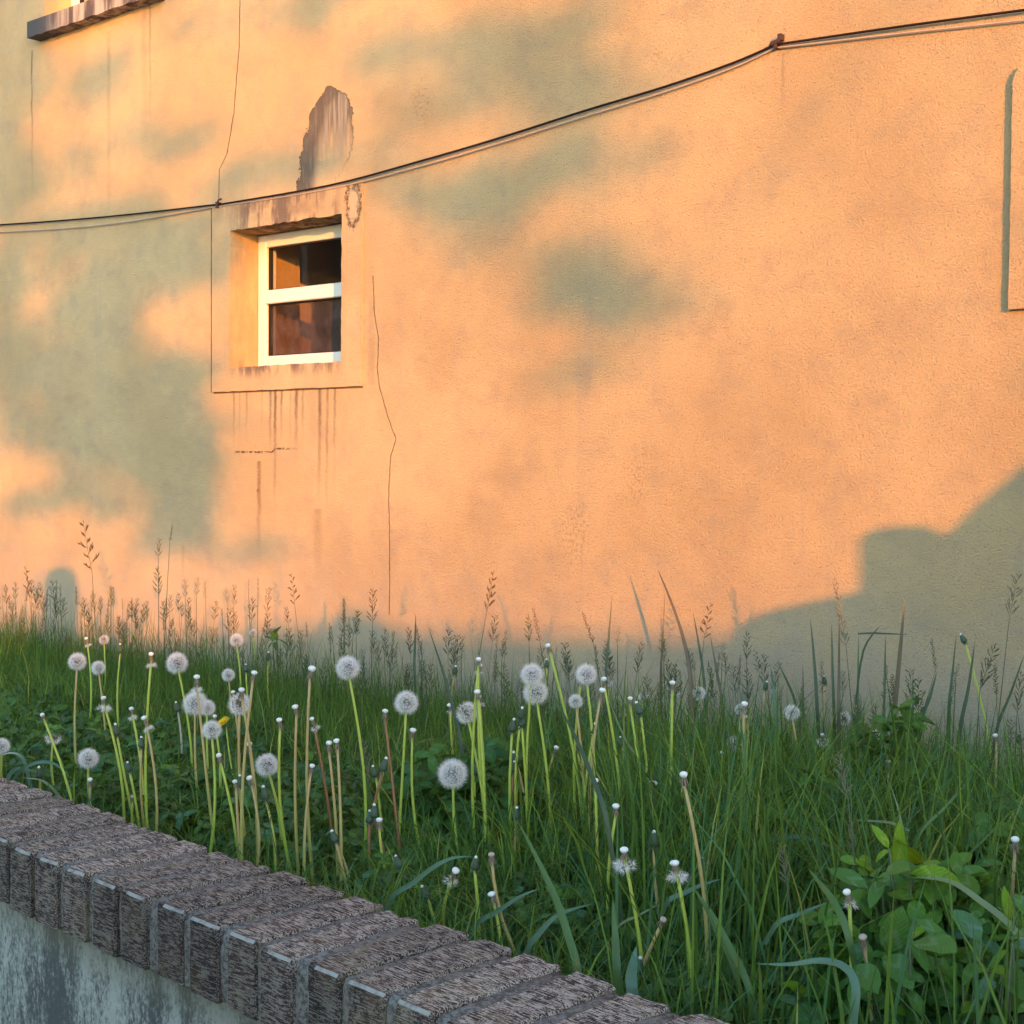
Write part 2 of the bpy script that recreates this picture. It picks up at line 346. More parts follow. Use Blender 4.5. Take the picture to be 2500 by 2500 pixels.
def rough_frame(mb, x0, x1, z0, z1, a0, a1, c0, c1, y0, y1, jag=.004, seed=3, chip=None):
    """a slab x0..x1,z0..z1 with an opening a0..a1,c0..c1, its inner edges uneven"""
    r = random.Random(seed)
    def side(p, q, n, amp):
        out = []
        for i in range(n):
            t_ = i / n; out.append([p[0] + (q[0] - p[0]) * t_ + (r.uniform(-amp, amp) if i else 0), p[1] + (q[1] - p[1]) * t_ + (r.uniform(-amp, amp) if i else 0)])
        return out
    N = 26
    outer = side((x0, z0), (x1, z0), N, .0012) + side((x1, z0), (x1, z1), N, .0012) + side((x1, z1), (x0, z1), N, .0015) + side((x0, z1), (x0, z0), N, .001)
    inner = side((a0, c0), (a1, c0), N, jag * .5) + side((a1, c0), (a1, c1), N, jag * .5) + side((a1, c1), (a0, c1), N, jag) + side((a0, c1), (a0, c0), N, jag * .4)
    if chip:
        for p in outer:
            dx = math.hypot(p[0] - chip[0], p[1] - chip[1])
            if dx < chip[2]: p[0] += (chip[2] - dx) * .55; p[1] -= (chip[2] - dx) * .3
    n = len(outer); vs = [(p[0], y0, p[1]) for p in outer] + [(p[0], y0, p[1]) for p in inner] + [(p[0], y1, p[1]) for p in outer] + [(p[0], y1, p[1]) for p in inner]
    fs = []
    for i in range(n):
        j = (i + 1) % n
        fs += [(i, j, n + j, n + i), (i, 2 * n + i, 2 * n + j, j), (n + i, n + j, 3 * n + j, 3 * n + i), (2 * n + i, 3 * n + i, 3 * n + j, 2 * n + j)]
    mb.add(vs, fs)
mb = MB(); rough_frame(mb, SX0, SX1, SZ0, SZ1, OX0 + .002, OX1 - .002, OZ0 + .004, OZ1 - .004, D - .008, D + .115, .0035); hp(mb, 'window_surround', M_surr)
mb = MB(); rough_frame(mb, RX0, RX0 + 1.05, RZ0, RZ1, R_op[0] + .002, R_op[1] - .002, R_op[2] + .004, R_op[3] - .004, D - .017, D + .115, .004, 5, chip=(RX0, RZ1, .03)); hp(mb, 'window_surround', plaster('plaster_right_surround', main=False))

# windows
M_pvc = simple('white_pvc', (.78, .73, .63), .35, .5, .04, 8)
M_gasket = simple('rubber_gasket', (.02, .02, .02), .6)
def glass(name, tint, dust, dustcol):
    t = NT(name); P = t.pos()
    tr = t.n('ShaderNodeBsdfTransparent'); t.put(tr.inputs[0], tint)
    gl = t.n('ShaderNodeBsdfGlossy'); gl.inputs['Roughness'].default_value = .02; t.put(gl.inputs['Color'], (.9, .9, .9))
    fr = t.n('ShaderNodeFresnel'); fr.inputs[0].default_value = 1.5
    m1 = t.n('ShaderNodeMixShader'); t.put(m1.inputs[0], t.math('MULTIPLY', fr.outputs[0], .5, clamp=True)); t.put(m1.inputs[1], tr.outputs[0]); t.put(m1.inputs[2], gl.outputs[0])
    df = t.n('ShaderNodeBsdfDiffuse'); t.put(df.inputs[0], dustcol)
    m2 = t.n('ShaderNodeMixShader'); t.put(m2.inputs[0], t.math('MULTIPLY', t.ramp(t.noise(P, 9, 4), .2, .8), dust)); t.put(m2.inputs[1], m1.outputs[0]); t.put(m2.inputs[2], df.outputs[0])
    return t.done(m2.outputs[0])
M_glassU = glass('window_glass', (.97, .97, .97), .03, (.30, .26, .22))
M_glassL = glass('window_glass_dusty', (.55, .5, .5), .55, (.17, .125, .115))
def window(x0, x1, z0, z1, y, rail=None, lbl=None, fw=.045):
    """white frame with mitred look, optional middle rail"""
    f = MB()
    def bar(a, b, c, d, yy0, yy1): f.box(a, b, yy0, yy1, c, d)
    bar(x0, x0 + fw, z0, z1, y, y + .05); bar(x1 - fw, x1, z0, z1, y, y + .05)
    bar(x0 + fw, x1 - fw, z0, z0 + fw, y + .0005, y + .05); bar(x0 + fw, x1 - fw, z1 - fw, z1, y + .0005, y + .05)
    wo = hp(f, 'window', M_pvc)
    if lbl: wo['label'] = lbl
    bv = wo.modifiers.new('b', 'BEVEL'); bv.width = .004; bv.segments = 2
    def sub(name, m, mat):
        o = m.build(name, mat, wo); return o
    secs = [(z0 + fw, z1 - fw)] if rail is None else [(z0 + fw, rail - .024), (rail + .024, z1 - fw)]
    if rail is not None:
        r = MB(); r.box(x0 + fw + .001, x1 - fw - .001, y - .004, y + .045, rail - .024, rail + .024); ro = sub('mullion', r, M_pvc); b2 = ro.modifiers.new('b', 'BEVEL'); b2.width = .003
    for i, (a, b) in enumerate(secs):
        g = MB(); e = .004
        g.box(x0 + fw, x0 + fw + e, y + .012, y + .03, a, b); g.box(x1 - fw - e, x1 - fw, y + .012, y + .03, a, b)
        g.box(x0 + fw + e, x1 - fw - e, y + .012, y + .03, a, a + e); g.box(x0 + fw + e, x1 - fw - e, y + .012, y + .03, b - e, b)
        sub('gasket', g, M_gasket)
        p = MB(); xa_, xb_, za_, zb_ = x0 + fw + e, x1 - fw - e, a + e, b - e; p.add([(xa_, y + .022, za_), (xb_, y + .022, za_), (xb_, y + .022, zb_), (xa_, y + .022, zb_)], [(0, 1, 2, 3)])
        sub('pane', p, M_glassL if (i == 0 and rail is not None) else M_glassU)
    return wo
window(OX0 + .002, OX1 - .002, OZ0 + .006, OZ1 - .006, D + .118, rail=2.136, lbl='small white two-light window set deep in the plastered surround')
window(ul_x0, ul_x1, ul_z0, ul_z1, D + .12, None, 'white window at the upper left, mostly above the picture')
window(R_op[0] + .002, R_op[1] - .002, R_op[2] + .006, R_op[3] - .006, D + .118, None, 'window at the right, outside the picture')
# upper left sill: a projecting concrete slab with ragged lower edge
t = NT('sill_concrete'); P = t.pos(); x_, y_, z_ = t.xyz(P)
st = t.ramp(t.noise(P, 1, 4, .6, sc=(24, 24, 3)), .38, .62); c = t.mix(st, (.46, .37, .29), (.11, .085, .075)); c = t.mix(t.ramp(x_, float(sillL[0]) + .35, float(sillL[0]) + .05), c, (.09, .085, .085))
M_sill = t.done(t.principled(c, .9, t.bump(t.noise(P, 80, 4, .7), .003), spec=.1))
mb = MB(); sx0 = float(sillL[0]); sx1 = float(on_y(370, -4, D - .06)[0]); zb = float(sillL[2]); n = 24; vs = []
for i in range(n + 1):
    xx = sx0 + (sx1 - sx0) * i / n; j = random.uniform(-.004, .003)
    vs += [(xx, D - .06, zb + j), (xx, D + .10, zb + j * .3), (xx, D + .10, zb + .078), (xx, D - .06, zb + .062)]
fs = [(0, 1, 2, 3), (4 * n + 3, 4 * n + 2, 4 * n + 1, 4 * n)]
for i in range(n):
    for k in range(4): fs.append((4 * i + k, 4 * i + 4 + k, 4 * i + 4 + (k + 1) % 4, 4 * i + (k + 1) % 4))
mb.add(vs, fs); hp(mb, 'window_sill', M_sill)

# ------------------------------------------------------------------ cables along the wall
def cable(name, pts, r, mat, off, label):
    P = [on_y(x * 1.294, y * 1.294, D - off) for x, y in pts]
    out = []
    for i in range(len(P) - 1):                                   # Catmull-Rom through the points
        p0, p1, p2, p3 = P[max(i - 1, 0)], P[i], P[i + 1], P[min(i + 2, len(P) - 1)]
        for k in range(5):
            u = k / 5; out.append(.5 * ((2 * p1) + (-p0 + p2) * u + (2 * p0 - 5 * p1 + 4 * p2 - p3) * u * u + (-p0 + 3 * p1 - 3 * p2 + p3) * u ** 3))
    out.append(P[-1]); m = MB(); m.tube(out, r, 8)
    return tag(m.build(name, mat, smooth=True), label, 'cable')
cable('cable', [(-160, 430), (0, 424), (200, 409), (408, 386), (412, 386), (620, 350), (800, 302), (950, 258), (1100, 210), (1250, 165), (1380, 120), (1462, 85), (1466, 84), (1700, 50), (1932, 19), (2100, -4)], .0033,
      simple('black_rubber', (.022, .012, .010), .85, .1), .012, 'thick dark cable running along the house wall, the upper of two')
cable('cable', [(-160, 441), (0, 438), (200, 424), (408, 390), (412, 390), (620, 357), (800, 312), (950, 268), (1100, 221), (1250, 175), (1380, 129), (1462, 91), (1466, 90), (1700, 63), (1932, 38), (2100, 18)], .0022,
      simple('pale_cable', (.40, .31, .25), .8, .15), .009, 'thin pale cable sagging just below the dark one on the wall')
for (px, py, lab) in ((410, 386, 'small dark cable clip above the top left corner of the window surround'), (1464, 83, 'rusty cable clip with a bent tab where the cables bend at upper right')):
    p = on_y(px * 1.294, py * 1.294, D - .014); m = MB()
    m.box(-.004, .004, -.006, .013, -.011, .009); m.tube([(0, .0, .006), (.012, -.004, .014), (.016, .006, .020)], .0035, 6)
    if px > 1000: m.tube([(-.012, -.003, .001), (.014, -.003, .006)], .006, 7); m.box(.008, .018, -.008, .010, .006, .022)
    tag(m.build('cable_clip', simple('rusty_iron', (.06, .03, .025), .6)), lab, 'clip').location = p

# ------------------------------------------------------------------ retaining wall with a brick-on-edge coping
ZT, BYAW = .956, math.radians(-4.13)
ca, sa = math.cos(BYAW), math.sin(BYAW)
B0 = np.array(on_z(458, 2238, ZT)); B0[2] = 0                      # on the coping's front top edge
rw = tag(empty('retaining_wall', (B0[0], B0[1], 0), (0, 0, BYAW)), 'low rendered garden wall topped by a row of worn grey bricks on edge', 'wall')
BL, BW, BH, PITCH = .212, .0618, .100, .0812
t = NT('worn_brick'); oc = t.objc(); x_, y_, z_ = t.xyz(oc); rn = t.rnd()
off = t.n('ShaderNodeVectorMath', operation='ADD'); t.put(off.inputs[0], oc)
cmb = t.n('ShaderNodeCombineXYZ'); t.put(cmb.inputs[0], t.math('MULTIPLY', rn, 37.)); t.put(cmb.inputs[1], t.math('MULTIPLY', rn, 91.)); t.put(cmb.inputs[2], t.math('MULTIPLY', rn, 13.)); t.put(off.inputs[1], cmb.outputs[0]); ov = off.outputs[0]
rid = t.noise(ov, 1, 3, .65, sc=(55, 600, 600), dist=.08); fine = t.noise(ov, 420, 2, .7); big = t.noise(ov, 18, 4, .6); mid = t.noise(ov, 60, 4, .7)
v = t.math('ADD', t.math('MULTIPLY', rid, .85), t.math('ADD', t.math('MULTIPLY', fine, .34), t.math('MULTIPLY', mid, .28)))
ridge = t.ramp(v, .705, .785)
pale = t.mix(big, (.34, .305, .26), (.50, .455, .395)); dark = t.mix(t.ramp(big, .35, .6), (.024, .019, .019), (.045, .029, .027))
dark = t.mix(t.math('MULTIPLY', t.ramp(t.noise(ov, 9, 3), .52, .7), .6), dark, (.085, .07, .035))
facing = t.ramp(y_, .004, .012)                                   # the end face outward is darker, with less pale ridge
thr = t.math('MULTIPLY', ridge, t.math('MULTIPLY_ADD', facing, .50, .42))
col = t.mix(thr, dark, pale); col = t.mix(t.math('MULTIPLY', t.ramp(big, .56, .72), .5), col, (.085, .04, .032))
col = t.mix(1., col, t.mix(rn, (.72, .66, .60), (1.12, 1.04, .96)), 'MULTIPLY')
col = t.mix(t.math('MULTIPLY', t.ramp(t.noise(ov, 30, 3, .6, sc=(1, 1, .4)), .56, .70), .5), col, (.20, .17, .10))
M_brick = t.done(t.principled(col, .9, t.bump(v, .0026, .7), spec=.2))
t = NT('brick_arris'); oc = t.pos(); nn = t.noise(oc, 45, 4, .7); c = t.mix(t.ramp(nn, .30, .55), (.14, .12, .10), (.30, .28, .24))
M_arris = t.done(t.principled(c, .8, t.bump(nn, .003), spec=.25))
t = NT('mortar'); oc = t.pos(); nn = t.noise(oc, 160, 4, .75); n4 = t.noise(oc, 14, 4, .6)
c = t.mix(t.ramp(nn, .38, .62), (.085, .075, .066), (.25, .23, .20)); c = t.mix(t.math('MULTIPLY', t.ramp(n4, .45, .7), .5), c, (.20, .165, .12))
M_mortar = t.done(t.principled(c, .95, t.bump(nn, .005), spec=.1))
def brick_mesh(k):
    r = random.Random(50 + k); m = MB(); nx, ny, nz, e = 4, 9, 5, .0032
    # a rounded box from its six faces, the arrises chipped here and there; origin at the front lower edge
    import bmesh
    bm = bmesh.new(); bmesh.ops.create_cube(bm, size=1)
    bmesh.ops.scale(bm, vec=(BW, BL, BH), verts=bm.verts); bmesh.ops.translate(bm, vec=(0, BL / 2, -BH / 2), verts=bm.verts)
    bmesh.ops.subdivide_edges(bm, edges=[ed for ed in bm.edges if abs(ed.verts[0].co.y - ed.verts[1].co.y) > .1], cuts=7, use_grid_fill=True)
    bmesh.ops.subdivide_edges(bm, edges=[ed for ed in bm.edges if abs(ed.verts[0].co.x - ed.verts[1].co.x) > .05], cuts=3, use_grid_fill=True)
    bmesh.ops.subdivide_edges(bm, edges=[ed for ed in bm.edges if abs(ed.verts[0].co.z - ed.verts[1].co.z) > .09], cuts=4, use_grid_fill=True)
    for vtx in bm.verts:
        vtx.co.x += r.uniform(-.0008, .0008); vtx.co.z += r.uniform(-.0006, .0006); vtx.co.y += r.uniform(-.0008, .0008)
    sharp = [ed for ed in bm.edges if len(ed.link_faces) == 2 and ed.calc_face_angle() > .9]
    res = bmesh.ops.bevel(bm, geom=sharp, offset=.0036, segments=1, affect='EDGES')
    ta, tb, ba, bb = sorted((r.uniform(-.035, .035), r.uniform(-.035, .035))) + [r.uniform(-.03, 0), r.uniform(0, .03)]; ta = min(ta, -.02); tb = max(tb, .022)
    for f in res['faces']:
        c = f.calc_center_median(); f.material_index = 1 if ((c.y < .006 or c.y > BL - .006) and ta < c.x < tb and c.z > -.01) or (c.y < .006 and c.z < -BH + .008 and ba < c.x < bb) else 0
    for _ in range(r.randint(1, 3)):                               # knocked-off corners
        cx, cy, cz = r.choice([-1, 1]) * BW / 2, 0 if r.random() < .7 else BL, 0
        if r.random() < .4: cx = r.uniform(-.02, .02)
        R_ = r.uniform(.008, .016)
        for vtx in bm.verts:
            d = math.dist(vtx.co, (cx, cy, cz))
            if d < R_: vtx.co += (Vector((0, BL / 2, -BH / 2)) - vtx.co).normalized() * (R_ - d) * .55
    me = bpy.data.meshes.new('brick'); bm.to_mesh(me); bm.free(); me.materials.append(M_brick); me.materials.append(M_arris); return me
bms = [brick_mesh(k) for k in range(7)]
NB0, NB1 = -20, 24
x_first = -.0 
for i in range(NB0, NB1):
    b = obj('brick', bms[(i * 5 + (i // 3)) % 7], rw)
    b.location = (x_first + BW / 2 + i * PITCH + random.uniform(-.003, .003), random.uniform(-.002, .003), ZT + random.uniform(-.0015, .0015))
    b.rotation_euler = (random.uniform(-.004, .004), random.uniform(-.012, .012), random.uniform(-.012, .012)); b.scale = (random.uniform(.97, 1.03), 1, 1)
# mortar bed: a lumpy strip 3 to 6 mm below the bricks' faces
xa, xb = NB0 * PITCH - .02, NB1 * PITCH
nx = 700; prof = [(0.008, -BH + .004), (.007, -.03), (.009, -.012), (.014, -.0028), (.06, -.0028), (.11, -.0028), (.16, -.0028), (BL - .012, -.005), (BL - .006, -.014), (BL - .006, -BH + .004)]
V = []; 
for i in range(nx + 1):
    xx = xa + (xb - xa) * i / nx
    for (yy, zz) in prof: V.append((xx, yy + random.uniform(-.0018, .0018), ZT + zz + random.uniform(-.0016, .0012)))
V = np.array(V); k = len(prof); I, J = np.meshgrid(np.arange(nx), np.arange(k - 1), indexing='ij'); a = (I * k + J).ravel()
obj('mortar', fast_mesh('mortar', V, [np.stack([a, a + k, a + k + 1, a + 1], 1)], M_mortar, smooth=True), rw)
t = NT('weathered_render'); oc = t.pos(); na = t.noise(oc, 1, 5, .7, sc=(12, 12, 3.2)); nb = t.noise(oc, 150, 5, .8, sc=(1, 1, .6)); nc = t.noise(oc, 3.5, 4, .6)
g = t.math('ADD', t.math('MULTIPLY', na, .62), t.math('MULTIPLY', nb, .5))
c = t.mix(t.ramp(g, .49, .66), (.085, .09, .082), (.36, .37, .32)); c = t.mix(t.math('MULTIPLY', t.ramp(nc, .5, .7), .45), c, (.11, .125, .125))
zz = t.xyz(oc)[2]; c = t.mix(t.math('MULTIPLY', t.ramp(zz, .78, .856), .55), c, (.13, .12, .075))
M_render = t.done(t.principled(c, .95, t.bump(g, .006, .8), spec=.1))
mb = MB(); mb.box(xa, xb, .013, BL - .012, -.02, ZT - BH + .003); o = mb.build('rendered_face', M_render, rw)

# ------------------------------------------------------------------ soil, pavement
def soil_z(x, y):
    x = np.asarray(x, float); y = np.asarray(y, float)
    return .80 - .035 * (y - 1.4) + .012 * np.clip(x + 3, -2, 2) + .012 * np.sin(x * 5.1 + y * 2.3) * np.cos(y * 6.7 - x * 1.7)
gx = np.linspace(-8.8, 3.2, 180); gy = np.linspace(1.2, D + .02, 50); GX, GY = np.meshgrid(gx, gy, indexing='ij')
GZ = soil_z(GX, GY) + rng.normal(0, .004, GX.shape)
yrow = B0[1] + BL - .03 + (GX - B0[0]) * math.tan(BYAW); GY2 = yrow + (GY - 1.2) / (D + .02 - 1.2) * (D + .02 - yrow)
GZ = soil_z(GX, GY2) + rng.normal(0, .004, GX.shape)
I, J = np.meshgrid(np.arange(179), np.arange(49), indexing='ij'); a = (I * 50 + J).ravel()
t = NT('soil_mat'); oc = t.pos(); c = t.mix(t.noise(oc, 40, 5, .7), (.020, .016, .011), (.05, .042, .026)); M_soil = t.done(t.principled(c, .95, t.bump(t.noise(oc, 90, 4), .01)))
tag(obj('soil', fast_mesh('soil', np.stack([GX, GY2, GZ], -1).reshape(-1, 3), [np.stack([a, a + 50, a + 51, a + 1], 1)], M_soil, smooth=True)), kind='structure')
t = NT('paving_mat'); oc = t.pos(); c = t.mix(t.noise(oc, 30, 5, .7), (.16, .155, .145), (.26, .25, .23)); M_pave = t.done(t.principled(c, .9, t.bump(t.noise(oc, 80, 4), .004)))
mb = MB(); mb.add([(-60, -60, 0), (60, -60, 0), (60, 60, 0), (-60, 60, 0)], [(0, 1, 2, 3)]); tag(mb.build('pavement', M_pave), kind='structure')


# ------------------------------------------------------------------ unseen shadow casters and trees, towards the sun
EH = np.array([math.cos(SUN_AZ), math.sin(SUN_AZ), 0]); ES = np.array([math.sin(SUN_AZ), -math.cos(SUN_AZ), 0]); TE = math.tan(SUN_EL)
def sun_plane(x, y, s):
    """where the sun ray that meets the wall at picture point (x, y) crosses the upright plane s metres out: (h, z)"""
    P = on_y(x * 1.294, y * 1.294, D); t_ = s - P @ ES; return float(P @ EH), float(P[2] + t_ * TE)
def at_hsz(h, s, z): v = EH * h + ES * s; return (v[0], v[1], z)
def prism(mb, poly, s, th):
    n = len(poly); vs = [at_hsz(h, s, z) for h, z in poly] + [at_hsz(h, s + th, z) for h, z in poly]
    mb.add(vs, [tuple(range(n)), tuple(range(2 * n - 1, n - 1, -1))] + [(i, i + n, (i + 1) % n + n, (i + 1) % n) for i in range(n)])
WS = float((np.array([-3, D, 0])) @ ES)                            # the wall's own place along the sun's direction
# added slab out of view, its outline traced from the stepped shadow it casts
s_ = WS + 4.6
pl = [sun_plane(x, y, s_) for x, y in [(1372, 1205), (1392, 1180), (1440, 1154), (1520, 1136), (1618, 1116), (1621, 1075), (1620, 1020), (1640, 1000), (1700, 992), (1752, 992), (1782, 1010), (1850, 945), (1932, 878), (2060, 800), (2200, 740)]]
pl = [(pl[-1][0], 0)] + [(pl[0][0], 0)] + pl if False else pl + [(pl[-1][0], -.02), (pl[0][0] - .6, -.02), (pl[0][0] - .6, pl[0][1] - .14)]
mb = MB(); prism(mb, pl, s_, .24); tag(mb.build('stepped_caster', M_plain), 'added unseen stepped slab with a sloping shoulder, behind the viewer, casting a shadow', 'wall')
# added round-topped caster, sized from the domed shadow it throws on the wall
s_ = WS + 2.75
dome = [(84, 1190), (84, 1120), (84, 1100), (88, 1086), (98, 1075), (112, 1070), (128, 1075), (140, 1086), (146, 1102), (148, 1138), (205, 1140), (205, 1190)]
pl = [sun_plane(x, y, s_) for x, y in dome]
hc = (pl[3][0] + pl[7][0]) / 2; rr = abs(pl[9][0] - pl[1][0]) / 2; ztop = pl[5][1]
mb = MB(); c = at_hsz(hc, s_, 0); mb.lathe([(rr, .0), (rr, ztop - rr * .9), (rr * .93, ztop - rr * .5), (rr * .7, ztop - rr * .2), (rr * .35, ztop - .004), (.002, ztop)], 20, (c[0], c[1], 0))
tag(mb.build('domed_caster', M_plain, smooth=True), 'added unseen round-topped caster beyond the left end of the brick coping', 'domed_caster')
# added gabled block out of view, its ridge shaped for the pointed shadow
s_ = WS + 7.5
a, b, c = sun_plane(575, 1205, s_), sun_plane(668, 1153, s_), sun_plane(772, 1200, s_)
k1 = (b[1] - a[1]) / (b[0] - a[0]); k2 = (b[1] - c[1]) / (c[0] - b[0]); w_ = .8
gable_caster = tag(empty('gable_caster', at_hsz(b[0], s_, 0), (0, 0, math.atan2(EH[1], EH[0]))), 'added unseen gabled block behind the viewer that casts the pointed shadow', 'gable_caster')
m = MB(); z0 = b[1]
m.add([(-w_, 0, 0), (w_, 0, 0), (w_, 0, z0 - k2 * w_ - .03), (0, 0, z0 - .03), (-w_, 0, z0 - k1 * w_ - .03), (-w_, -1.6, 0), (w_, -1.6, 0), (w_, -1.6, z0 - k2 * w_ - .03), (0, -1.6, z0 - .03), (-w_, -1.6, z0 - k1 * w_ - .03)],
      [(0, 1, 2, 3, 4), (9, 8, 7, 6, 5), (0, 4, 9, 5), (1, 6, 7, 2)])
m.build('body', simple('stained_boards', (.12, .08, .05), .8), gable_caster)
m = MB()
m.add([(-w_ - .08, .06, z0 - k1 * (w_ + .08) - .028), (0, .06, z0 - .028), (w_ + .08, .06, z0 - k2 * (w_ + .08) - .028), (-w_ - .08, .06, z0 - k1 * (w_ + .08)), (0, .06, z0), (w_ + .08, .06, z0 - k2 * (w_ + .08)),
       (-w_ - .08, -1.66, z0 - k1 * (w_ + .08) - .028), (0, -1.66, z0 - .028), (w_ + .08, -1.66, z0 - k2 * (w_ + .08) - .028), (-w_ - .08, -1.66, z0 - k1 * (w_ + .08)), (0, -1.66, z0), (w_ + .08, -1.66, z0 - k2 * (w_ + .08))],
      [(0, 1, 4, 3), (1, 2, 5, 4), (6, 9, 10, 7), (7, 10, 11, 8), (3, 4, 10, 9), (4, 5, 11, 10), (0, 6, 7, 1), (1, 7, 8, 2), (0, 3, 9, 6), (2, 8, 11, 5)])
m.build('roof', simple('roofing_felt', (.05, .05, .05), .9), gable_caster)
# added low block further off, unseen: its top puts the whole bed in shade
s_ = WS + 12.5
l1, l2 = sun_plane(-200, 1178, s_), sun_plane(2100, 1215, s_)
m = MB(); hA, hB = l1[0] - 6, l2[0] + 7
prof = [(hA, -.02), (hB, -.02)]; xs_ = np.linspace(hB, hA, 60)
for h in xs_:
    f = (h - l1[0]) / (l2[0] - l1[0]); zt = 1.02 + (s_ - WS) * TE + .0 * f
    prof.append((h, zt + .03 * math.sin(h * 3.1) + random.uniform(-.02, .02)))
prism(m, prof, s_, 3.0); tag(m.build('shading_block', M_plain), 'added unseen long low block, its uneven top shading the bed', 'building')

# trees to the south-west: every limb carries clumps of leaves
t = NT('tree_leaf'); tn = t.attr('tint'); c = t.mix(1., (.05, .10, .022), tn, 'MULTIPLY'); sh = t.principled(c, .5, spec=.3)
tr = t.n('ShaderNodeBsdfTranslucent'); t.put(tr.inputs[0], t.mix(1., (.09, .16, .02), tn, 'MULTIPLY')); mx = t.n('ShaderNodeMixShader'); mx.inputs[0].default_value = .25; t.put(mx.inputs[1], sh); t.put(mx.inputs[2], tr.outputs[0]); M_tleaf = t.done(mx.outputs[0])
M_bark = simple('bark', (.09, .07, .055), .9, .1, .4, 12)
def tree(label, s_mid, blobs, trunk_h, fill, drop, grow):
    """blobs: (picture x, y, rx, ry, density) of the shade each clump throws on the wall"""
    LV, clumps = [], []
    for (x, y, rx, ry, dens) in blobs:
        rx *= grow; ry *= grow
        s = s_mid + random.uniform(-4.5, 1.)
        h, z = sun_plane(x, y, s); h2, _ = sun_plane(x + rx, y, s); _, z2 = sun_plane(x, y - ry, s)
        a, b = abs(h2 - h), abs(z2 - z); clumps.append((h, s, z, max(a, b)))
        n = int(max(5, 3.14 * a * b * dens / (.00013)))
        for _ in range(n):
            if _ % 36 == 0: cu, cv = random.gauss(0, .5), random.gauss(0, .5)
            u, v = cu + random.gauss(0, .050 / max(a, .03)), cv + random.gauss(0, .026 / max(b, .03))
            LV.append((h + u * a, s + random.gauss(0, max(a, b) * .6), z + v * b))
    for (h0, h1, z0, z1, n) in fill:                              # the rest of the crown, outside the picture
        for _ in range(n):
            LV.append((random.uniform(h0, h1), s_mid + random.uniform(-.9, .9), random.uniform(z0, z1)))
    n = len(LV); LV = np.array(LV); Cc = LV[:, :1] * EH[None] + LV[:, 1:2] * ES[None]; Cc[:, 2] = LV[:, 2]
    d1 = rng.normal(size=(n, 3)); d1 /= np.linalg.norm(d1, axis=1)[:, None]; d2 = np.cross(d1, rng.normal(size=(n, 3))); d2 /= np.linalg.norm(d2, axis=1)[:, None]
    L = rng.uniform(.022, .036, n)[:, None]; V = np.stack([Cc - d1 * L, Cc + d2 * L * .55, Cc + d1 * L, Cc - d2 * L * .55], 1).reshape(-1, 3)
    idx = np.arange(n * 4).reshape(-1, 4); ti = np.repeat(rng.uniform(.7, 1.3, (n, 1)) * np.ones((1, 3)), 4, 0)
    tr_ = tag(empty('tree', at_hsz(trunk_h, s_mid, 0)), label, 'tree')
    inv = Matrix.Translation(tr_.location).inverted()
    o = obj('crown', fast_mesh('crown', V, [idx], M_tleaf, tint=ti), tr_); o.matrix_parent_inverse = inv; o['kind'] = 'stuff'
    m = MB(); top = max(c[2] for c in clumps) + 2.4
    P = lambda f: (trunk_h + .12 * math.sin(f * 5), s_mid, f * top)
    m.tube([at_hsz(*P(f)) for f in np.linspace(0, 1, 9)], list(np.linspace(.13, .03, 9)), 8)
    for (h, s, z, r) in clumps[::2]:
        zz_ = z + abs(h - trunk_h) * random.uniform(.5, 1.1) * drop; f = min(.97, max(.15, zz_ / top)); p0 = P(f)
        mid_ = (p0[0] * .4 + h * .6, p0[1] * .4 + s * .6, (p0[2] + z) / 2 + .25 * abs(h - trunk_h) * drop)
        m.tube([at_hsz(*p0), at_hsz(*mid_), at_hsz(h, s, z)], [.010, .006, .003], 5)
    o = m.build('trunk', M_bark, tr_); o.matrix_parent_inverse = inv
blobsL = [(22, 60, 50, 120, 1.6), (-40, 150, 90, 200, 1.3), (190, 140, 60, 36, .8), (175, 150, 40, 30, .5), (225, 268, 110, 26, .45), (345, 262, 90, 28, .5), (8, 320, 40, 60, 1.8), (110, 425, 120, 34, .8), (250, 452, 110, 34, .9), (250, 505, 110, 40, 1.2),
          (350, 490, 70, 40, 1.3), (60, 520, 70, 50, .9), (200, 440, 120, 40, .7), (300, 440, 60, 30, .6), (180, 570, 60, 50, 1.4), (200, 625, 50, 40, 1.3), (140, 690, 90, 40, 1.5), (50, 690, 60, 45, 1.5), (240, 720, 90, 50, 1.7), (210, 790, 80, 45, 1.5), (330, 690, 40, 40, .8),
          (300, 790, 60, 50, 1.5), (320, 860, 50, 50, 1.5), (335, 930, 42, 50, 1.4), (345, 985, 34, 36, 1.2), (250, 870, 50, 40, .9), (180, 840, 60, 40, .7), (60, 820, 60, 40, .5), (100, 930, 70, 30, .5), (215, 920, 60, 36, .6), (430, 1040, 60, 16, .45), (380, 1020, 40, 20, .6), (20, 640, 40, 60, 1.), (20, 770, 30, 50, .6), (30, 380, 50, 50, .5), (290, 1010, 40, 20, .4)]
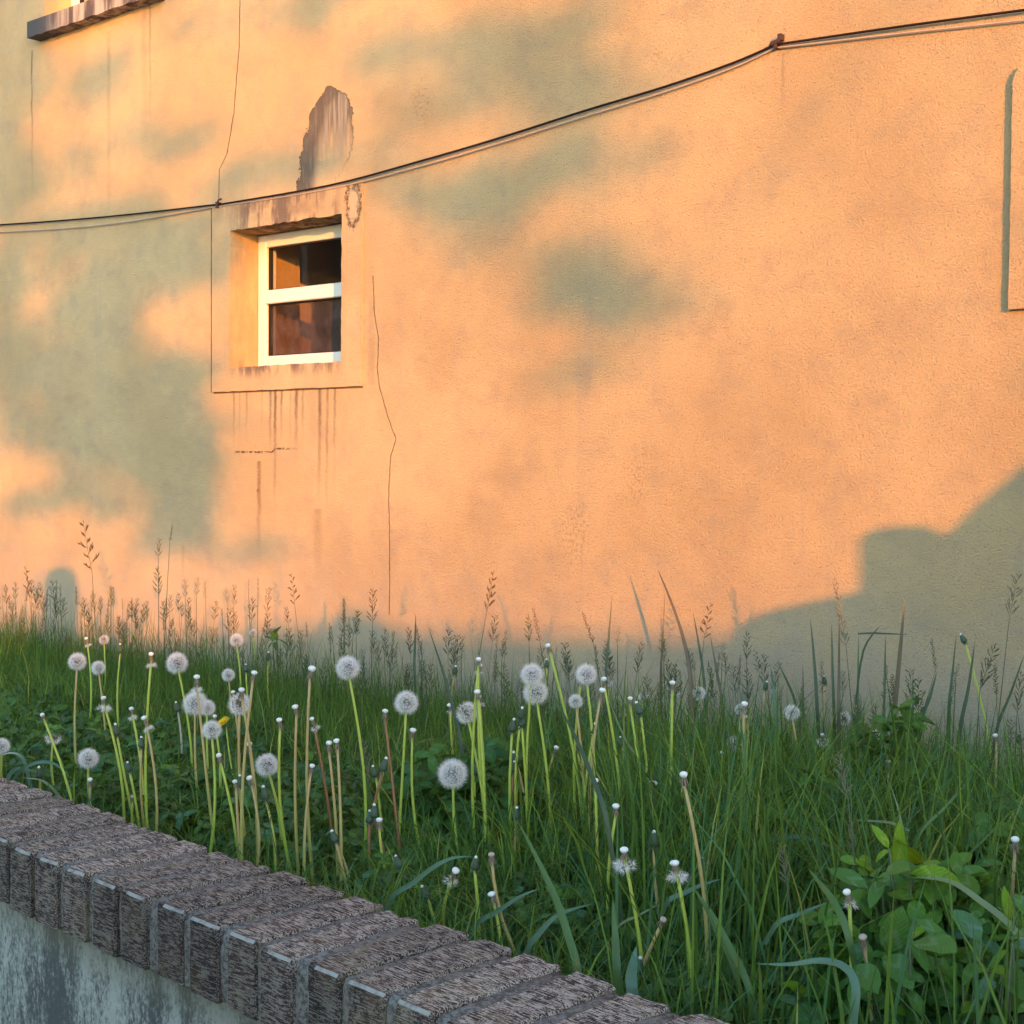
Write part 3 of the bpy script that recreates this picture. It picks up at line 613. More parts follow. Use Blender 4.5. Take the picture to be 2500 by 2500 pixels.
blobsT = [(850, 95, 90, 34, .75), (990, 118, 100, 36, 1.1), (1085, 140, 64, 36, 1.3), (930, 55, 80, 26, .6), (820, 220, 90, 26, .45), (1140, 235, 80, 42, .8), (1090, 215, 60, 30, .5), (930, 350, 80, 40, 1.0), (895, 400, 55, 30, 1.0), (965, 390, 50, 34, .6), (1085, 320, 60, 30, .7),
          (1130, 545, 90, 34, 1.3), (1045, 490, 50, 24, .8), (1185, 590, 80, 26, .7), (1030, 560, 40, 26, .5), (1150, 690, 60, 30, .45), (470, 330, 90, 34, .45), (540, 322, 60, 30, .35), (700, 352, 70, 26, .5), (760, 180, 60, 24, .3), (500, 40, 120, 26, .3), (610, 20, 60, 24, .35), (1075, 60, 40, 26, .6), (600, 300, 60, 30, .25),
          (860, 350, 50, 24, .4), (1000, 440, 50, 24, .5), (1240, 600, 50, 20, .3), (330, 30, 60, 30, .35), (720, 110, 60, 40, .35), (1190, 300, 40, 30, .3), (430, 60, 50, 30, .25)]
hl = sun_plane(-60, 500, WS + 13)[0]; ht = sun_plane(2350, 300, WS + 14)[0]
tree('bushy tree across the lane, left of the low sun', WS + 13, blobsL, hl - .55, [(hl - 1.4, hl - .1, 1.2, 4.2, 2600)], -.3, 1.12)
tree('tall tree across the lane, right of the low sun', WS + 14, blobsT, ht + .35, [(ht - .25, ht + .9, 2.2, 5.4, 1600)], 1., 1.15)

# unseen house added for the window pane to reflect, away from the sun
nb_ = tag(empty('reflected_house', (-13.5, -9.5, 0), (0, 0, math.radians(-38))), 'brown two-storey house added unseen behind the viewer, for the pane to reflect', 'house')
M_nb = simple('neighbour_render', (.16, .115, .085), .9, .1, .15, 2); M_tile = simple('roof_tiles', (.14, .06, .04), .8); M_dark = simple('dark_window_glass', (.02, .02, .025), .15, .5)
m = MB(); m.box(-5.5, 5.5, -8, 0, -.02, 5.6); m.build('wall', M_nb, nb_)
m = MB(); m.add([(-5.9, .4, 5.5), (5.9, .4, 5.5), (5.9, -4, 8.2), (-5.9, -4, 8.2), (-5.9, -8.4, 5.5), (5.9, -8.4, 5.5)], [(0, 1, 2, 3), (3, 2, 5, 4), (0, 3, 4), (1, 5, 2), (0, 4, 5, 1)]); m.build('roof', M_tile, nb_)
for wx in (-3.6, 0, 3.6):
    for wz in (1.0, 3.6):
        m = MB(); m.box(wx - .55, wx + .55, .003, .05, wz, wz + 1.3); w_o = m.build('window', M_pvc, nb_); m = MB(); m.box(wx - .46, wx + .46, .052, .06, wz + .09, wz + 1.21); m.build('pane', M_dark, w_o)

# ------------------------------------------------------------------ plants in the bed
def leafmat(name, base, trans, rough=.45, tcol=None, attr=True, spec=.35):
    t = NT(name); oc = t.pos(); tn = t.attr('tint') if attr else (1, 1, 1, 1)
    nz = t.noise(oc, 35, 3, .6); v = t.mix(nz, tuple(b * .75 for b in base), tuple(b * 1.25 for b in base)); c = t.mix(1., v, tn, 'MULTIPLY')
    sh = t.principled(c, rough, spec=spec); tr = t.n('ShaderNodeBsdfTranslucent'); t.put(tr.inputs[0], t.mix(1., tcol or tuple(b * 1.3 for b in base), tn, 'MULTIPLY'))
    mx = t.n('ShaderNodeMixShader'); mx.inputs[0].default_value = trans; t.put(mx.inputs[1], sh); t.put(mx.inputs[2], tr.outputs[0]); return t.done(mx.outputs[0])
M_grass = leafmat('grass_blade', (.120, .195, .040), .40, .6, spec=.15)
def px_of(P):
    v = (M @ (P - C0).T).T; return 1250 + F * v[:, 0] / v[:, 2], 1250 + F * v[:, 1] / v[:, 2], v[:, 2]
def row_y(x): return B0[1] + (x - B0[0]) * math.tan(BYAW) + BL
def scatter(n, y0, y1, pxa, pxb):
    """random rooting places on the soil between y0 and y1 (0 = coping, 1 = house) over a stretch of the bed"""
    out = []
    while sum(len(o) for o in out) < n:
        x = rng.uniform(-6.6, -.3, n); f = rng.uniform(y0, y1, n); yr = row_y(x) + .02; y = yr + f * (D - .03 - yr)
        P = np.stack([x, y, soil_z(x, y)], 1); u, v, z = px_of(P); k = (z > .5) & (u > pxa) & (u < pxb); out.append(P[k])
    return np.concatenate(out)[:n]
def blades(P, h, w, bend, tint, levels=4, flat=False):
    """tapering, arching blades; one closed fan per root"""
    n = len(P); th = rng.uniform(0, 2 * PI, n); dirv = np.stack([np.cos(th), np.sin(th), 0 * th], 1)
    face = th + PI / 2 + rng.normal(0, .5, n); side = np.stack([np.cos(face), np.sin(face), 0 * th], 1)
    cols = []
    for i in range(levels):
        t_ = i / levels
        c = P + dirv * (bend * h * t_ ** 2.1)[:, None]; c[:, 2] += h * (t_ - .38 * bend * t_ ** 2.6)
        ww = w * (.55 + .9 * t_ - 1.35 * t_ ** 2.4) * .5; s = side + 0
        cols += [c - s * ww[:, None], c + s * ww[:, None]]
    c = P + dirv * (bend * h)[:, None]; c[:, 2] += h * (1 - .38 * bend); cols.append(c)
    V = np.stack(cols, 1).reshape(-1, 3); k = 2 * levels + 1; b = np.arange(n)[:, None] * k
    Q = np.concatenate([b + np.array([[2 * i, 2 * i + 1, 2 * i + 3, 2 * i + 2]]) for i in range(levels - 1)]); T = b + np.array([[2 * levels - 2, 2 * levels - 1, 2 * levels]])
    return V, Q, T, np.repeat(tint, k, 0)
def join(parts):
    V, Q, T, C, o = [], [], [], [], 0
    for v, q, t_, c in parts: V.append(v); Q.append(q + o); T.append(t_ + o); C.append(c); o += len(v)
    return np.concatenate(V), [np.concatenate(Q), np.concatenate(T)], np.concatenate(C)
def tints(n, kinds, wts, sp=.22):
    k = rng.choice(len(kinds), n, p=np.array(wts) / sum(wts)); return np.array(kinds)[k] * rng.uniform(1 - sp, 1 + sp, (n, 1))
G_OLIVE, G_DEEP, G_BLUE, G_BRIGHT, G_DRY = (.9, 1, .8), (.45, .62, .6), (.62, .92, 1.7), (1.3, 1.3, .8), (2.4, 1.65, 1.9)
parts = []
P = scatter(38000, .50, 1.0, -80, 2600); bk_ = 1 + .4 * ((px_of(P)[0] - 1300) / 900).clip(0, 1); parts.append(blades(P, bk_ * rng.gamma(6, .019, len(P)).clip(.04, .24), rng.uniform(.0016, .0038, len(P)), rng.uniform(.1, .8, len(P)), tints(len(P), [G_OLIVE, G_DEEP, G_BLUE, G_BRIGHT, G_DRY], [5, 3, 1.2, 1.4, .5]), 3))
P = scatter(9000, .0, .5, -80, 1150); parts.append(blades(P, rng.gamma(6, .014, len(P)).clip(.03, .17), rng.uniform(.002, .0050, len(P)), rng.uniform(.2, 1., len(P)), tints(len(P), [G_OLIVE, G_DEEP, G_BLUE, G_BRIGHT, G_DRY], [4, 4, 1.6, 1., .2]), 3))
P = scatter(5500, .0, .22, 900, 2700); parts.append(blades(P, rng.gamma(6, .015, len(P)).clip(.03, .17), rng.uniform(.002, .005, len(P)), rng.uniform(.1, 1., len(P)), tints(len(P), [G_OLIVE, G_DEEP, G_BLUE, G_BRIGHT, G_DRY], [4, 4, 2., 1.2, .7]), 4))
P = scatter(10500, .22, .62, 900, 2700); fx_ = ((px_of(P)[0] - 900) / 900).clip(0, 1); parts.append(blades(P, rng.gamma(6, .016, len(P)).clip(.04, .20) * (1 + 1.15 * fx_), rng.uniform(.0022, .0056, len(P)), rng.uniform(.1, .85, len(P)), tints(len(P), [G_OLIVE, G_DEEP, G_BLUE, G_BRIGHT, G_DRY], [4, 3, 1.6, 1.8, .7]), 4))
P = scatter(1150, .02, .60, 1500, 2700); parts.append(blades(P, rng.uniform(.17, .36, len(P)), rng.uniform(.0030, .0062, len(P)), rng.uniform(.03, .5, len(P)), tints(len(P), [G_OLIVE, G_DEEP, G_BLUE, G_DRY], [3, 4, 2.5, .25]), 4))
V, Fq, C_ = join(parts)
tag(obj('meadow_grass', fast_mesh('meadow_grass', V, Fq, M_grass, tint=C_)), kind='stuff')
# thin upright tips sticking out of the sward along the house, a fringe
P = scatter(4600, .62, .98, -80, 2600); v = blades(P, rng.uniform(.12, .34, len(P)), rng.uniform(.0012, .0026, len(P)), rng.uniform(.05, .5, len(P)), tints(len(P), [G_DEEP, G_OLIVE], [3, 2]), 3)
P = scatter(260, .2, .8, 1300, 2700); v2 = blades(P, rng.uniform(.24, .42, len(P)), rng.uniform(.003, .0065, len(P)), rng.uniform(.05, .5, len(P)), tints(len(P), [G_DEEP, G_OLIVE, G_BLUE], [3, 2, 1.5]), 4)
V, Fq, C_ = join([v, v2]); tag(obj('grass_tips', fast_mesh('grass_tips', V, Fq, M_grass, tint=C_)), kind='stuff')

# low clover cover: three leaflets to a leaf, with the pale chevron
def clover_mat():
    t = NT('clover_leaf'); uv = t.n('ShaderNodeUVMap', uv_map='uv').outputs[0]; u, v_, _ = t.xyz(uv); tn = t.attr('tint'); oc = t.pos()
    au = t.math('ABSOLUTE', t.math('SUBTRACT', u, .5)); nz = t.math('MULTIPLY', t.math('SUBTRACT', t.noise(oc, 110, 4, .7), .5), .34)
    che = t.math('ADD', t.math('ADD', v_, t.math('MULTIPLY', au, .75)), nz)
    m = t.math('MULTIPLY', t.ramp(che, .36, .42), t.ramp(che, .60, .53)); vein = t.ramp(au, .028, .006)
    lat = t.math('ABSOLUTE', t.math('SUBTRACT', t.math('FRACT', t.math('MULTIPLY', t.math('SUBTRACT', v_, t.math('MULTIPLY', au, .8)), 9.)), .5)); latm = t.ramp(lat, .10, .02)
    c = t.mix(t.noise(oc, 25, 3), (.050, .125, .026), (.080, .175, .036)); c = t.mix(t.math('MULTIPLY', m, .36), c, (.17, .25, .15)); c = t.mix(t.math('MULTIPLY', vein, .4), c, (.11, .17, .07)); c = t.mix(t.math('MULTIPLY', latm, .14), c, (.10, .16, .06))
    c = t.mix(1., c, tn, 'MULTIPLY'); h = t.math('ADD', t.math('MULTIPLY', latm, -.5), t.noise(oc, 120, 3))
    sh = t.principled(c, .6, t.bump(h, .0014), spec=.18); tr = t.n('ShaderNodeBsdfTranslucent'); t.put(tr.inputs[0], t.mix(1., (.13, .25, .02), tn, 'MULTIPLY'))
    mx = t.n('ShaderNodeMixShader'); mx.inputs[0].default_value = .22; t.put(mx.inputs[1], sh); t.put(mx.inputs[2], tr.outputs[0]); return t.done(mx.outputs[0])
M_clover = clover_mat()
def leaflet_grid(nl=6, tip=.12, fold=.22, droop=.25, wide=.62, seed=0):
    """unit leaflet along +Y, three columns, folded on its midrib; returns verts, quads, uv"""
    r = random.Random(seed); vs, uv = [], []
    for i in range(nl + 1):
        v_ = i / nl; w = wide * .5 * (math.sin(PI * min(1, v_ * (1 - tip * .5) + .03)) ** .72) if 0 < i < nl else .01
        wav = r.uniform(-.02, .02)
        for k in (-1, -.5, 0, .5, 1): vs.append((k * w, v_, fold * abs(k) * w - droop * v_ * v_ + (wav if abs(k) == 1 else 0))); uv.append((.5 + k * w / wide, v_))
    q = [(i * 5 + k, i * 5 + k + 1, i * 5 + k + 6, i * 5 + k + 5) for i in range(nl) for k in range(4)]
    return np.array(vs), np.array(q), np.array(uv)
LG = [leaflet_grid(6, .1, f, d, w, s) for s, (f, d, w) in enumerate([(.3, .25, .62), (.15, .4, .55), (.5, .15, .66), (.2, .1, .5)])]
def clover_stuff(P, hmin, hmax, size, kinds, wts):
    V, Q, U, C_, o = [], [], [], [], 0
    for p in P:
        h = random.uniform(hmin, hmax); lean = np.array([random.gauss(0, .25), random.gauss(0, .25), 1.]); c = p + lean * h
        up = np.array([random.gauss(0, .5), random.gauss(0, .5) - .25, 1.]); up /= np.linalg.norm(up); a0 = random.uniform(0, 2 * PI); L = random.uniform(*size)
        e1 = np.cross(up, [0, 1, .1]); e1 /= np.linalg.norm(e1); e2 = np.cross(up, e1); tn = np.array(kinds[rng.choice(len(kinds), p=np.array(wts) / sum(wts))]) * random.uniform(.7, 1.25)
        for k in range(3):
            a = a0 + k * 2 * PI / 3 + random.uniform(-.15, .15); f = e1 * math.cos(a) + e2 * math.sin(a); s = np.cross(f, up); g = LG[random.randrange(4)]
            V.append(c + (g[0][:, :1] * s + g[0][:, 1:2] * f + g[0][:, 2:] * up) * L); Q.append(g[1] + o); U.append(g[2]); C_.append(np.tile(tn, (35, 1))); o += 35
    return np.concatenate(V), np.concatenate(Q), np.concatenate(U), np.concatenate(C_)
P = np.concatenate([scatter(1500, .12, .42, 0, 1500), scatter(700, .30, .60, 0, 1700), scatter(800, .05, .5, 1500, 2600), scatter(350, .5, .85, 1500, 2700)])
V, Q, U, C_ = clover_stuff(P, .02, .085, (.018, .034), [(1, 1, 1), (.75, .8, .8), (.85, 1.0, 1.7), (1.3, 1.25, .8)], [4, 3, 1.4, 1])
tag(obj('clover_cover', fast_mesh('clover_cover', V, [Q], M_clover, tint=C_, uv=U, smooth=True)), kind='stuff')

# ------------------------------------------------------------------ dandelions
M_stalk = {}
for nme, ca_, cb_ in (('green', (.34, .46, .055), (.46, .51, .085)), ('tan', (.36, .38, .08), (.52, .36, .15)), ('red', (.24, .10, .04), (.34, .155, .07)), ('pale', (.35, .34, .20), (.46, .42, .30))):
    t = NT('stalk_' + nme); z_ = t.xyz(t.n('ShaderNodeTexCoord').outputs['Generated'])[2]; c = t.mix(t.ramp(t.math('ADD', z_, t.math('MULTIPLY', t.noise(t.objc(), 8), .4)), .2, 1.1), ca_, cb_)
    c = t.mix(t.math('MULTIPLY', t.ramp(t.noise(t.objc(), 60, 3), .55, .75), .3), c, tuple(v * .6 for v in ca_))
    sh = t.principled(c, .45, spec=.35); tr = t.n('ShaderNodeBsdfTranslucent'); t.put(tr.inputs[0], c); mx = t.n('ShaderNodeMixShader'); mx.inputs[0].default_value = .18; t.put(mx.inputs[1], sh); t.put(mx.inputs[2], tr.outputs[0]); M_stalk[nme] = t.done(mx.outputs[0])
t = NT('pappus'); df = t.n('ShaderNodeBsdfDiffuse'); df.inputs[0].default_value = (.88, .86, .84, 1); tr = t.n('ShaderNodeBsdfTranslucent'); tr.inputs[0].default_value = (.88, .86, .84, 1)
mx = t.n('ShaderNodeMixShader'); mx.inputs[0].default_value = .45; t.put(mx.inputs[1], df.outputs[0]); t.put(mx.inputs[2], tr.outputs[0]); M_pap = t.done(mx.outputs[0])
M_seed = simple('seed', (.13, .095, .07), .8, .1); M_button = simple('receptacle_white', (.74, .72, .66), .7, .2, .06, 400)
M_wither = simple('withered_bract', (.21, .16, .105), .9, .1, .5, 200); M_bract = simple('green_bract', (.055, .085, .045), .6, .3, .3, 200); M_yellow = simple('yellow_petals', (.85, .62, .02), .6, .2, .1, 200, trans=.2)
def fib(n): 
    i = np.arange(n) + .5; ph = np.arccos(1 - 2 * i / n); th = PI * (1 + 5 ** .5) * i; return np.stack([np.cos(th) * np.sin(ph), np.sin(th) * np.sin(ph), np.cos(ph)], 1)
def puff_mesh(nseed, keep=None, seed=0, hairs=14, hw=.0043):
    r = np.random.default_rng(seed); D_ = fib(nseed); D_ = D_ + r.normal(0, .05, D_.shape); D_ /= np.linalg.norm(D_, axis=1)[:, None]; D_ = D_[D_[:, 2] > -.90]
    if keep is not None: D_ = D_[keep(D_, r)]
    tri, mat = [], []
    def sliver(a, b, w, m):
        d = b - a; s = np.cross(d, r.normal(size=3)); s = s / (np.linalg.norm(s) + 1e-9) * w; tri.append([a - s, a + s, b]); mat.append(m)
    for d in D_:
        j = r.uniform(.93, 1.05); hub = d * .30 * j; sliver(d * .09, d * .175, .013, 1); sliver(hub, d * .14, .0022, 1)
        a = np.cross(d, [.3, .5, .8]); a /= np.linalg.norm(a); b = np.cross(d, a); a0 = r.uniform(0, 6)
        for k in range(hairs):
            t_ = a0 + 2 * PI * k / hairs + r.uniform(-.1, .1); sp = r.uniform(.50, 1.25); e = a * math.cos(t_) + b * math.sin(t_)
            v = d * math.cos(sp) + e * math.sin(sp); sliver(hub, hub + v * .205 * j, hw, 0)
    T = np.array(tri).reshape(-1, 3); me = fast_mesh('pappus', T, [np.arange(len(T)).reshape(-1, 3)], M_pap); me.materials.append(M_seed); me.polygons.foreach_set('material_index', mat); return me
full = [puff_mesh(150, None, s) for s in range(4)]; big = [puff_mesh(190, None, 20 + s, 14, .0037) for s in range(2)]
worn = [puff_mesh(120, lambda d, r: (d[:, 0] + d[:, 2] * .4 < .55) | (r.random(len(d)) < .25), 8), puff_mesh(120, lambda d, r: (d[:, 0] * -.6 + d[:, 2] * .6 < .45) | (r.random(len(d)) < .25), 9)]
half = [puff_mesh(130, lambda d, r: (d[:, 2] < .12) & (r.random(len(d)) < .85), 10), puff_mesh(110, lambda d, r: (d[:, 2] < -.05) & (r.random(len(d)) < .7), 11)]
m = MB(); m.lathe([(.004, -.125), (.06, -.11), (.10, -.05), (.11, 0), (.08, .07), (.004, .10)], 10); core_me = m.mesh('receptacle', M_seed, True)
def bracts_mesh(n, L, w, drop, flare, z0, mat, seed, name='bracts', curl=0.):
    r = random.Random(seed); m = MB()
    for k in range(n):
        a = 2 * PI * k / n + r.uniform(-.25, .25); l = L * r.uniform(.6, 1.15); fl = flare * r.uniform(.3, 1.3); c, s = math.cos(a), math.sin(a); r0 = .0028
        p = [(r0, z0), (r0 + fl * .5, z0 + drop * l * .45), (r0 + fl, z0 + drop * l + curl * r.uniform(0, 1))]
        vs = []
        for i, (rr_, z_) in enumerate(p):
            ww = w * (1, .8, .15)[i]; vs += [(rr_ * c - s * ww, rr_ * s + c * ww, z_), (rr_ * c + s * ww, rr_ * s - c * ww, z_)]
        m.add(vs, [(0, 1, 3, 2), (2, 3, 5, 4)])
    return m.mesh(name, mat)
puff_bracts = [bracts_mesh(12, .011, .0011, -1, .004, -.002, M_wither, s) for s in range(2)]
# bare head: a white button over shrivelled bracts; its local origin is the stalk's end
def button(seed, rx=.0049, tilt=.1):
    r = random.Random(seed); m = MB(); z0 = .0105; rr_ = rx * r.uniform(.92, 1.08)
    m.lathe([(rr_ * .35, z0 - .0035), (rr_ * .8, z0 - .0022), (rr_, z0), (rr_ * .95, z0 + .0016), (rr_ * .65, z0 + .0030), (rr_ * .2, z0 + .0036), (.0001, z0 + .0036)], 12); return m.mesh('receptacle', M_button, True)
buttons = [button(s) for s in range(4)]
m = MB(); m.lathe([(.0019, -.002), (.0022, .002), (.0030, .005), (.0026, .0082)], 8); neck_me = m.mesh('neck', M_wither, True)
wither = [bracts_mesh(20, .015, .0007, -1, .0035, .0075, M_wither, s) for s in range(4)]
# ragged seed fluff clinging below a bare head
def tuft(seed, n, spread, drop):
    r = np.random.default_rng(seed); tri = []
    for _ in range(n):
        a = r.uniform(0, 2 * PI); rad = r.uniform(.002, spread); c = np.array([math.cos(a) * rad, math.sin(a) * rad, -drop + r.uniform(-.003, .003) - rad * .15])
        d = np.array([math.cos(a), math.sin(a), r.uniform(-.9, .15)]) + r.normal(0, .3, 3); d /= np.linalg.norm(d)
        for k in range(9):
            e = d + r.normal(0, .45, 3); e /= np.linalg.norm(e); s = np.cross(e, r.normal(size=3)); s = s / np.linalg.norm(s) * .00016; tri.append([c - s, c + s, c + e * r.uniform(.004, .0085)])
    T = np.array(tri).reshape(-1, 3); return fast_mesh('seed_tuft', T, [np.arange(len(T)).reshape(-1, 3)], M_pap)
tufts = [tuft(1, 70, .009, .006), tuft(2, 45, .008, .008), tuft(3, 26, .007, .003)]
# closed head: green cone, white tip, curled-back bracts
m = MB(); m.lathe([(.002, -.001), (.0062, .001), (.0072, .004), (.0063, .009), (.0042, .0145), (.0030, .0185)], 9); bud_me = m.mesh('closed_bracts', M_bract, True)
m = MB(); m.lathe([(.0022, .0180), (.0026, .0195), (.0022, .0212), (.0006, .0222)], 7); budtip = m.mesh('white_tip', M_button, True)
budcurl = [bracts_mesh(11, .009, .0012, -1, .0065, .001, M_bract, s, curl=.004) for s in range(2)]
def flower_mesh():
    r = random.Random(4); m = MB()
    for ring, (n, L, el) in enumerate([(26, .017, .15), (22, .014, .55), (16, .010, .95), (8, .007, 1.3)]):
        for k in range(n):
            a = 2 * PI * (k + .4 * ring) / n; l = L * r.uniform(.85, 1.1); c, s = math.cos(a), math.sin(a); x0, z0 = .002, .010; x1 = x0 + l * math.cos(el); z1 = z0 + l * math.sin(el); w = .0012
            m.add([(x0 * c - s * w * .5, x0 * s + c * w * .5, z0), (x0 * c + s * w * .5, x0 * s - c * w * .5, z0), (x1 * c + s * w, x1 * s - c * w, z1), (x1 * c - s * w, x1 * s + c * w, z1)], [(0, 1, 2, 3)])
    return m.mesh('petals', M_yellow)

CR = {1: (0, 1200, 2.1467), 2: (800, 1200, 2.1467), 3: (1600, 1300, 2.1467), 6: (1600, 1900, 2.1467), 5: (700, 1900, 2.415), 7: (1400, 1900, 3.864)}
def full_px(c, x, y): a, b, s = CR[c]; return a + x / s, b + y / s
# dandelion clocks: crop, head x, y, diameter, foot x, y, stalk, form, label
CLOCKS = [
 (1, 405, 892, 112, 432, 1340, 'tan', 'full', 'round dandelion clock on a tan stalk, directly below the tall seeding grass at left'),
 (1, 515, 925, 90, 530, 1200, 'tan', 'full', 'small dandelion clock touching the right side of a larger one at far left'),
 (1, 545, 777, 62, 552, 900, 'green', 'worn', 'tiny ragged dandelion clock, the topmost at the far left'),
 (1, 928, 900, 134, 965, 1330, 'green', 'full', 'bright white dandelion clock on a green stalk, above the big merged pair'),
 (1, 1240, 780, 86, 1256, 1010, 'green', 'full', 'small pinkish dandelion clock highest of all, nearly below the window'),
 (1, 1197, 962, 82, 1204, 1060, 'tan', 'full', 'little dandelion clock between the highest clock and the crowded stalks'),
 (1, 1823, 925, 150, 1860, 1800, 'green', 'full', 'large pinkish dandelion clock with brown centre, beside the pointed shadow'),
 (1, 1022, 1112, 152, 1045, 1480, 'tan', 'full', 'large dandelion clock, left one of the merged pair left of the yellow flower'),
 (1, 1085, 1135, 105, 1100, 1400, 'green', 'full', 'dandelion clock half hidden behind its larger neighbour in the merged pair'),
 (1, 1255, 1115, 142, 1268, 1800, 'tan', 'worn', 'ragged dandelion clock with two bare heads standing in front of its top'),
 (1, 1110, 1250, 120, 1117, 1780, 'green', 'full', 'dandelion clock touching the yellow flower on its left side'),
 (1, 462, 1400, 128, 470, 1560, 'green', 'full', 'crisp white dandelion clock just above the brick coping at left'),
 (1, 1400, 1435, 146, 1404, 1750, 'green', 'big', 'speckled dandelion clock low in the grass, right of the crowded stalks'),
 (1, 10, 1335, 100, 12, 1480, 'green', 'full', 'dandelion clock cut by the left edge of the picture'),
 (1, 278, 1285, 108, 290, 1420, 'green', 'half', 'half blown dandelion clock behind a leaning bare stalk at left'),
 (1, 1327, 740, 50, 1330, 860, 'green', 'worn', 'faint tiny dandelion clock against the wall, right of the highest clock'),
 (2, 413, 1108, 150, 405, 1750, 'green', 'full', 'evenly speckled dandelion clock alone between two bare stalks, left of centre'),
 (2, 730, 1160, 142, 790, 1560, 'green', 'worn', 'dandelion clock with its right side worn off, beside a bare head'),
 (2, 655, 1480, 184, 685, 1800, 'green', 'big', 'the largest and lowest dandelion clock, just left of centre'),
 (2, 1070, 960, 142, 1062, 1500, 'green', 'full', 'upper dandelion clock of the overlapping pair at centre'),
 (2, 1090, 1055, 156, 1112, 1560, 'green', 'full', 'lower dandelion clock of the overlapping pair at centre'),
 (2, 1355, 960, 134, 1356, 1350, 'green', 'full', 'dandelion clock crossed by a grass head, right of centre'),
 (2, 1300, 1100, 92, 1305, 1350, 'tan', 'full', 'small dandelion clock between the central pair and the one behind grass'),
 (2, 1655, 1060, 92, 1660, 1250, 'green', 'half', 'half blown dandelion clock low and wide, behind a thin bare head'),
 (2, 1468, 1000, 62, 1470, 1200, 'green', 'half', 'sparse scrap of a dandelion clock behind a cup-shaped bare head'),
 (3, 228, 845, 90, 235, 1080, 'tan', 'worn', 'dandelion clock veiled by grass blades, right of centre against the wall'),
 (3, 448, 928, 76, 455, 1150, 'green', 'worn', 'dandelion clock hidden behind a bare head on the longest tan stalk'),
 (3, 715, 945, 102, 725, 1270, 'tan', 'full', 'neat isolated dandelion clock on a tan stalk at right'),
 (3, 990, 975, 90, 995, 1150, 'tan', 'worn', 'pinkish dandelion clock behind tall blades, right of the neat isolated one'),
 (3, 1143, 1073, 104, 1148, 1280, 'tan', 'full', 'rightmost full dandelion clock, on a short tan stalk'),
 (3, 415, 1105, 98, 420, 1220, 'green', 'worn', 'dandelion clock partly behind a long tan stalk, lower right'),
 (3, 880, 1092, 84, 885, 1250, 'green', 'half', 'thin half blown dandelion clock under a bare head at right'),
 (3, 105, 840, 62, 110, 1000, 'green', 'half', 'faint half blown dandelion clock beside a bare green stalk, right of centre')]
def head_place(c, x, y, bx, by):
    """the rooting depth follows from where the stalk goes down into the leaves"""
    if c == 2 and 1350 <= by < 1750 and 780 < y < 1250 and x > 700: k_ = (1770 - y) / (by - y); bx = x + (bx - x) * min(k_, 1.6); by = 1770
    hx, hy = full_px(c, x, y); fx, fy = full_px(c, bx, by); q = on_z(fx, fy, .93 if c == 6 and x > 900 else .895)
    Y = min(max(q[1], row_y(q[0]) + .035), D - .10)
    H, Q = on_y(hx, hy, Y), on_y(fx, fy, Y); d = Q - H; zb = float(soil_z(Q[0], Y)); k = (zb - .01 - H[2]) / min(d[2], -.02)
    Bp = H + d * min(k, 6.) ; Bp[0] = H[0] + max(-.35, min(.35, Bp[0] - H[0])); Bp[2] = zb - .01; Bp[1] = Y + random.uniform(-.03, .03)
    return H, Bp
def stalk(parent, H, Bp, col, r0, r1, bow=None):
    bow = random.uniform(-.018, .018) if bow is None else bow; n = 7; pts = []
    loc = np.array(parent.location)
    for i in range(n + 1):
        f = i / n; p = Bp * (1 - f) + H * f; p = p + np.array([bow, bow * .3, 0]) * math.sin(PI * f); pts.append(p - loc)
    m = MB(); m.tube(pts, list(np.linspace(r0, r1, n + 1)), 7); o = m.build('stalk', M_stalk[col], parent, True); return o, pts[-1], pts[-1] - pts[-2]
def orient(o, d, spin=None):
    q = Vector(d).to_track_quat('Z', 'Y'); o.rotation_mode = 'QUATERNION'; from mathutils import Quaternion
    o.rotation_quaternion = q @ Quaternion((0, 0, 1), random.uniform(0, 6.28) if spin is None else spin)
GC = 'dandelion clocks in the grass'; GB = 'bare dandelion heads in the grass'; GU = 'closed dandelion heads in the grass'
for (c, x, y, dia, bx, by, col, form, lab) in CLOCKS:
    H, Bp = head_place(c, x, y, bx, by); z = depth_of(H); Rr = 1.06 * dia / CR[c][2] * z / F
    root = tag(empty('dandelion', tuple(Bp)), lab, 'dandelion', GC)
    ctr = H; dirn = (H - Bp) / np.linalg.norm(H - Bp); end = H - dirn * Rr * .10
    st, e, d = stalk(root, end, Bp, col, .0033, .0021)
    me = random.choice({'full': full, 'big': big, 'worn': worn, 'half': half}[form])
    o = obj('seed_head', me, root, tuple(ctr - Bp)); o.scale = (Rr * .97,) * 3; orient(o, d)
    o2 = obj('receptacle', core_me, root, tuple(ctr - Bp)); o2.scale = (Rr * .9,) * 3; orient(o2, d)
    o3 = obj('bracts', random.choice(puff_bracts), root, tuple(e)); orient(o3, d)
